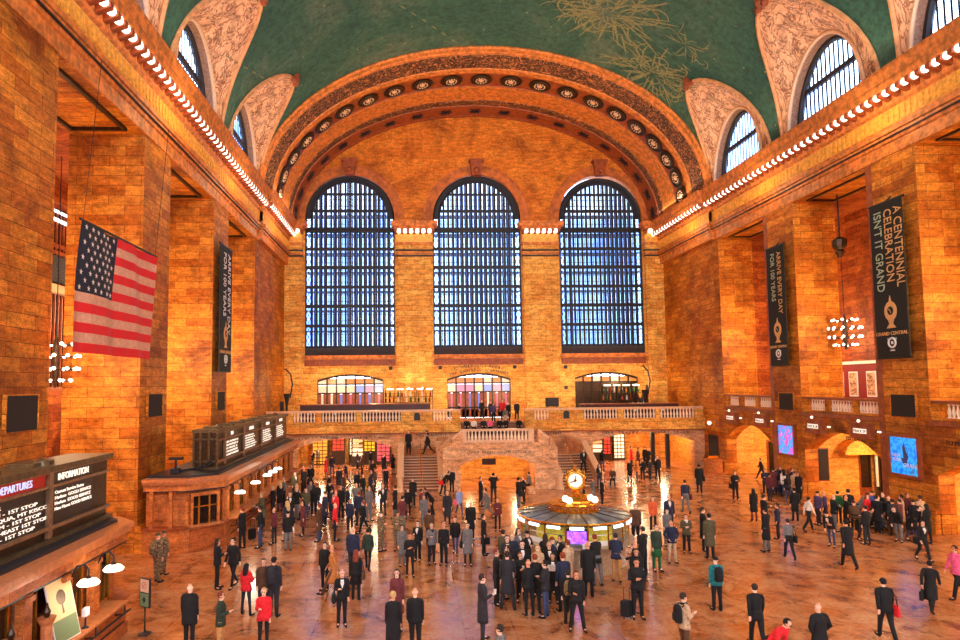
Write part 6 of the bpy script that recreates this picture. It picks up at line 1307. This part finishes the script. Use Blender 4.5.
(735.8, 501, 471, 0, 180, 'fold', 'parka', 'black', 'plain', 'black', 'short', DB, '', 'bag:black', 'person all in black standing alone before the far passage'),
(754.4, 521, 488.7, 0, 10, 'stand', 'coat', 'black', 'slim', 'maroon', 'long', 'black', '', '', 'person with very long black hair and red boots'),
(765, 532, 495, 0, 90, 'hold', 'parka', 'black', 'plain', 'black', 'short', DB, '', '', 'person in black facing right beside the very long black hair'),
(767, 552, 505, 0, 330, 'hold', 'coat', 'black', 'plain', 'grey', 'short', 'black', '', '', 'person in black coat and grey trousers left of the grey shirt'),
(778.4, 539, 504, 0, 300, 'stand', 'parka', 'navy', 'plain', 'black', 'short', DB, '', '', 'person in navy jacket facing left between black coat and grey shirt'),
(789.6, 559, 518.7, 0, 10, 'walk', 'shirt', 'grey', 'plain', 'black', 'short', DB, '', 'bag:black', 'person in grey shirt with black shoulder bag walking away'),
(795.6, 521, 488, 0, 10, 'stand', 'coat', 'black', 'plain', 'black', 'short', 'black', '', '', 'person tall in black, back turned, in front of the far queue'),
(761.8, 479, 458.6, 0, 300, 'stride', 'parka', 'black', 'plain', 'black', 'short', DB, '', '', 'person in black striding inside the far lit passage'),
(658, 481, 455, 0, 180, 'phone', 'parka', 'black', 'plain', 'black', 'short', DB, '', '', 'person in black with hand at head in the right balcony arch'),
(613, 487, 473, 0, 200, 'sit', 'coat', 'brown', 'slim', 'black', 'short', DB, '', '', 'person in brown sitting beside the right stair foot'),
(568, 465, 449, .83, 180, 'walk', 'suit', 'black', 'plain', 'black', 'short', DB, '', '', 'person in black suit walking down the right stair'),
(404, 455, 430.5, 1.97, 180, 'stand', 'coat', 'black', 'plain', 'black', 'short', 'black', '', '', 'person in black standing at the top of left stair'),
(433, 455, 432, 1.97, 270, 'stride', 'parka', 'black', 'slim', 'black', 'short', 'black', '', '', 'person slim in black stepping on the left stair landing'),
(446, 450, 431, 1.97, 300, 'walk', 'shirt', 'beige', 'plain', 'brown', 'short', DB, '', '', 'person in beige beside the sloping rail of left stair landing'),
(503, 421, 399, 4.07, 190, 'stand', 'parka', 'red', 'plain', 'black', 'short', DB, '', '', 'person in red jacket at the top of centre balcony steps'),
(461, 424, 407, 4.07, 90, 'stand', 'parka', 'black', 'plain', 'beige', 'short', 'blond', '', '', 'person at the left end of centre balcony steps by balustrade'),
(482, 419, 400, 4.07, 180, 'stand', 'parka', 'black', 'plain', 'black', 'short', DB, '', '', 'person in black, leftmost of the group atop centre balcony steps'),
(491, 420, 401, 4.07, 200, 'stand', 'parka', 'navy', 'plain', 'navy', 'short', DB, '', '', 'person in navy atop the centre balcony steps left of red jacket'),
(498, 424, 404, 4.07, 170, 'stand', 'parka', 'purple', 'plain', 'black', 'short', DB, '', '', 'person in purple atop the centre balcony steps next to red jacket'),
(509, 422, 402, 4.07, 220, 'stand', 'parka', 'black', 'plain', 'black', 'short', 'auburn', '', '', 'person in black just right of red jacket atop centre steps'),
(517, 421, 401, 4.07, 180, 'walk', 'parka', 'charcoal', 'plain', 'black', 'short', DB, '', '', 'person in dark grey at the right end atop centre steps'),
]
for a in P_:
    lab = a[14]; person(*a[:14], label=lab)
# -- seated rows and crowds; label made from clothes and place
def crowd(items, where, z=0):
    for it in items:
        x, fy, hy, rot, pose, kind, jc, lk, lc, hk, hc = it[:11]; person(x, fy, hy, z, rot, pose, kind, jc, lk, lc, hk, hc, where, it[11] if len(it) > 11 else '')
crowd([(467, 432, 420, 185, 'sit', 'parka', 'black', 'plain', 'black', 'short', DB), (474, 432, 422, 170, 'sit', 'shirt', 'white', 'plain', 'black', 'short', 'auburn'), (484, 432, 421, 180, 'sit', 'parka', 'charcoal', 'plain', 'black', 'short', DB), (491, 432, 421, 190, 'sit', 'shirt', 'pink', 'plain', 'black', 'bob', 'blond'), (499, 431, 416, 180, 'sit', 'parka', 'black', 'plain', 'black', 'short', 'black'), (505, 432, 418, 200, 'sit', 'parka', 'black', 'slim', 'black', 'long', DB), (521, 432, 420, 180, 'sit', 'parka', 'black', 'plain', 'black', 'short', 'black')], 'on the centre balcony steps', 3.42)
crowd([(512, 430, 412, 180, 'stand', 'shirt', 'grey', 'plain', 'beige', 'short', DB)], 'on the centre balcony steps', 3.7)
# queue at the far ticket booth
qx = [(242, 549, 507), (260, 548, 504), (274, 544, 508), (287, 541, 500), (303, 536, 501), (259.5, None, 494), (271, None, 487), (280, None, 482), (284, None, 479), (295, None, 473), (303, None, 466), (311, None, 465), (306, None, 488), (314, None, 486), (290, None, 493), (297, None, 484), (320, 538, 503)]
cols_ = ['black', 'black', 'charcoal', 'grey', 'black', 'navy', 'brown', 'charcoal', 'black', 'olive', 'black', 'maroon']
for i, (x, f_, h_) in enumerate(qx):
    pr = prn; person(x, f_, h_, 0, (270+pr.uniform(-40, 40)) if i < 6 else pr.uniform(0, 360), pr.choice(['stand', 'hold', 'counter' if i in (0, 1, 5) else 'stand', 'phone']), pr.choice(['parka', 'coat', 'parka', 'suit']), 'maroon' if i == 2 else pr.choice(cols_), 'slim' if i in (2, 4) else 'plain', pr.choice(['black', 'charcoal', 'jeans', 'black']), pr.choice(['short', 'short', 'bob', 'long', 'bald']), pr.choice([DB, 'black', 'auburn', 'blond']), 'in the queue at far ticket booth', 'bag:black' if i in (3, 4) else '')
def crowd_pts(pts, where, cols_, rots=None, z=0, poses=('stand', 'hold', 'walk', 'stand', 'phone')):
    for (x, f_, h_, *c) in pts:
        pr = prn; person(x, f_, h_, z, rots if rots is not None else pr.uniform(0, 360), pr.choice(poses), pr.choice(['parka', 'coat', 'parka', 'suit']), c[0] if c else pr.choice(cols_), pr.choice(['plain', 'plain', 'slim']), pr.choice(['black', 'charcoal', 'jeans', 'black', 'grey']), pr.choice(['short', 'short', 'short', 'bob', 'long', 'bald', 'hat']), pr.choice([DB, 'black', 'auburn', DB]), where)
DK = ['black', 'charcoal', 'black', 'navy', 'brown', 'black', 'grey']
crowd_pts([(313, None, 450), (318, None, 447), (326, None, 457, 'red'), (332, 477, 455), (334, None, 445), (357.5, 470, 453.5), (362, None, 455), (371, None, 450.5), (373, None, 461), (382.5, 464, 449, 'maroon'), (384, None, 454), (393, 474, 462), (310, None, 466), (304, None, 468)], 'inside left balcony arch', DK)
crowd_pts([(386, 491, 469), (370.5, None, 470), (375, 492, 468.5), (357, 496, 473), (363, 500, 475), (339, None, 467), (341, 520, 481.5), (330, 509, 484), (344, None, 473)], 'in front of left balcony arch', DK)
crowd_pts([(336, 528, 491, 'red'), (340, 520, 488), (356, 515, 483), (369, 521, 483, 'grey'), (383, 518, 483, 'charcoal'), (350, 532, 504), (364, 534, 501), (319, None, 505, 'brown'), (335, 541, 503, 'red'), (311, None, 482), (303, None, 488), (317, None, 483), (325, None, 493), (359, None, 492), (348, None, 487)], 'in the left middle crowd', DK)
crowd_pts([(766, 495, 469), (771.5, 495, 468), (776, 494, 467), (780, 495, 473), (784.5, 496, 469, 'white'), (789, 496, 468), (794, None, 471, 'beige'), (798, None, 473), (802.5, 496, 472), (769, None, 473), (787, None, 474), (792, None, 466), (800, None, 467)], 'in the queue by colourful screen', ['black', 'black', 'charcoal', 'navy', 'maroon'])
crowd_pts([(819, 525, 491.5, 'purple'), (825.5, 524, 492, 'purple'), (830, None, 508, 'black'), (839, 523, 494.7, 'green'), (850, 527, 489), (858, None, 491, 'grey'), (868.5, 528, 495, 'red'), (872, None, 491, 'blue'), (879, 530, 503, 'black'), (886, 530, 503, 'black'), (900, None, 496, 'beige'), (908, None, 494, 'maroon'), (915, 535, 503, 'black'), (920, None, 497, 'beige'), (905, 533, 508, 'maroon'), (846, None, 497, 'black'), (854, None, 500, 'brown'), (876, None, 497, 'black'), (883, None, 493, 'black'), (892, None, 499, 'charcoal'), (897, None, 504, 'black'), (911, None, 503, 'black'), (865, None, 506, 'black'), (834, None, 496, 'black'), (926, None, 505, 'black'), (862, None, 503, 'olive')], 'in the queue by blue screen', ['black', 'charcoal', 'brown'], poses=('stand', 'hold', 'stand', 'bend', 'fold'))
crowd_pts([(630, 482, 461, 'black'), (634.5, 482, 461, 'tan'), (643, 481, 461, 'black'), (648, 481, 462, 'charcoal'), (644.5, None, 447), (648, None, 448, 'black'), (631, None, 446, 'red'), (638, None, 448, 'maroon'), (602, None, 450, 'black')], 'under right balcony arch', ['black', 'charcoal'])
crowd_pts([(599, 489, 464, 'black'), (602.5, 506, 480, 'black'), (594, 505, 481, 'grey'), (584, 497, 474, 'black')], 'behind the information booth', ['black'], poses=('stand', 'hold', 'walk'))
crowd_pts([(503, None, 530, 'olive'), (512, None, 534, 'navy'), (518, None, 528, 'grey'), (527, None, 531, 'black'), (545, None, 535, 'black'), (552, None, 539, 'navy'), (560, None, 536, 'black'), (513, None, 548, 'charcoal'), (530, None, 560, 'black'), (545, None, 562, 'charcoal')], 'pressed round the booth left side', ['black', 'charcoal'], poses=('stand', 'hold', 'fold'))
crowd_pts([(288, None, 512, 'black'), (329, None, 474), (346, None, 462), (395, None, 487, 'black'), (402, None, 497, 'maroon')], 'on the open floor at left centre', DK)
# labels: make every one single its person out
def wc(s_): return len(s_.split())
from collections import defaultdict
seen = defaultdict(list)
for r in ALLP: seen[r[1]].append(r)
ORD = ['leftmost', 'second', 'third', 'fourth', 'fifth', 'sixth', 'seventh', 'eighth', 'ninth', 'tenth', 'eleventh', 'twelfth', 'thirteenth', 'fourteenth', 'fifteenth', 'sixteenth', 'seventeenth', 'eighteenth', 'nineteenth', 'twentieth', 'twenty-first', 'twenty-second', 'twenty-third', 'twenty-fourth', 'twenty-fifth', 'twenty-sixth', 'twenty-seventh']
by_place = defaultdict(list)
for r in ALLP:
    if not r[8]: by_place[r[3]].append(r)
for wh, L_ in by_place.items():
    L_.sort(key=lambda r: r[2])
    for i, r in enumerate(L_):
        o_ = ORD[i] if i == 0 else ('rightmost' if i == len(L_)-1 else ORD[i]+' from left'); r[1] = 'person %s in %s %s, %s %s' % (r[7], r[4], {'suit': 'suit', 'parka': 'jacket', 'coat': 'coat', 'shirt': 'shirt', 'big': 'coat'}[r[5]], o_, wh)
for r in ALLP: r[0]['label'] = r[1]
lab_of = {id(r[0]): r for r in ALLP}
for o, nm, t_, kd in BAGS:
    L_ = t_['label'].split(); who = ' '.join(L_[1:]).replace(', ', ' ').split(); vb = {'backpack': 'on the back of', 'scarf': 'round the neck of'}.get(kd, 'carried by')
    o['label'] = ' '.join(('%s %s person %s' % (nm, vb, ' '.join(who))).split()[:16])
for i, (x, y, r_, c, lb) in enumerate(((626.5, 618, 0, 'black', 'small upright black wheeled suitcase beside the person with arms folded'), (252, 540, 30, 'black', 'black suitcase on floor at the far ticket counter queue'), (895, 534, 60, 'khaki', 'tan suitcase standing among the queue by blue screen'), (858, 531, 10, 'black', 'black suitcase at the left of the queue by blue screen'), (641, 590, 10, 'charcoal', 'dark suitcase behind the small black suitcase near the booth'))):
    p = atZ(x, y); t = thing('suitcase', lb, 'suitcase', (p.x, p.y, 0), math.radians(r_)); MB().rings([(0, 0, .05, .17, .1), (0, 0, .08, .19, .12), (0, 0, .5, .19, .12), (0, 0, .54, .16, .1)], 4).build('shell', CM[c], t)
    MB().tube([(-.09, -.06, .5), (-.09, -.06, .95), (.09, -.06, .95), (.09, -.06, .5)], .012, 5).build('pull_handle', 'black', t)
    for sx_ in (-1, 1): MB().tube([(sx_*.12, -.08, .035), (sx_*.09, -.08, .035)], .035, 8).build('wheel', 'black', t)

for x, y, lb in ((530.5, 493, 'low stone ledge under the person sitting by the central arch'), (613, 487, 'low stone ledge under the person sitting beside right stair foot')):
    best = min((r for r in ALLP if r[6] == 'sit' and abs(r[2]-x) < 1), key=lambda r: 0)[0]
    t = thing('stone_ledge', lb, 'ledge', (best.location.x, best.location.y, 0), best.rotation_euler.z); MB().box(-.4, .4, -.25, .2, 0, .33).build('block', 'stone_pink', t); MB().box(-.42, .42, -.27, .22, .33, .37).build('top', 'rail', t)

# finer pieces hang one level deeper, under the part they belong to
DEEP = {'hands_and_numerals': 'dial', 'bezel': 'dial', 'header_letters': 'header', 'row_letters': 'screen', 'row_line': 'screen', 'shirt_front': 'jacket', 'face': 'body', 'figure_print': 'display', 'clock_face_print': 'clock_print', 'clock_hands_print': 'clock_print', 'rosette': 'medallion', 'front_pocket': 'bag_body', 'lettering': None, 'drum_ornament': 'drum', 'finial': 'ball', 'stars': 'cloth', 'picture': 'picture_frame', 'corner_bar': 'corner_window', 'window_frame': 'window_pane'}
def base(o): return o.name.rsplit('.', 1)[0] if o.name[-3:].isdigit() and '.' in o.name else o.name
def ctr(o):
    b = o.bound_box; return o.matrix_basis @ (sum((Vector(c) for c in b), Vector())/8)
for r in [o for o in COL.objects if o.parent is None]:
    ch = list(r.children); kinds = {}
    for c in ch: kinds.setdefault(base(c), []).append(c)
    for c in ch:
        tg = DEEP.get(base(c))
        if tg and tg in kinds and c.type == 'MESH':
            cc = ctr(c); p = min(kinds[tg], key=lambda k: (ctr(k)-cc).length); mb_ = p.matrix_basis.inverted() @ c.matrix_basis; c.parent = p; c.matrix_basis = mb_
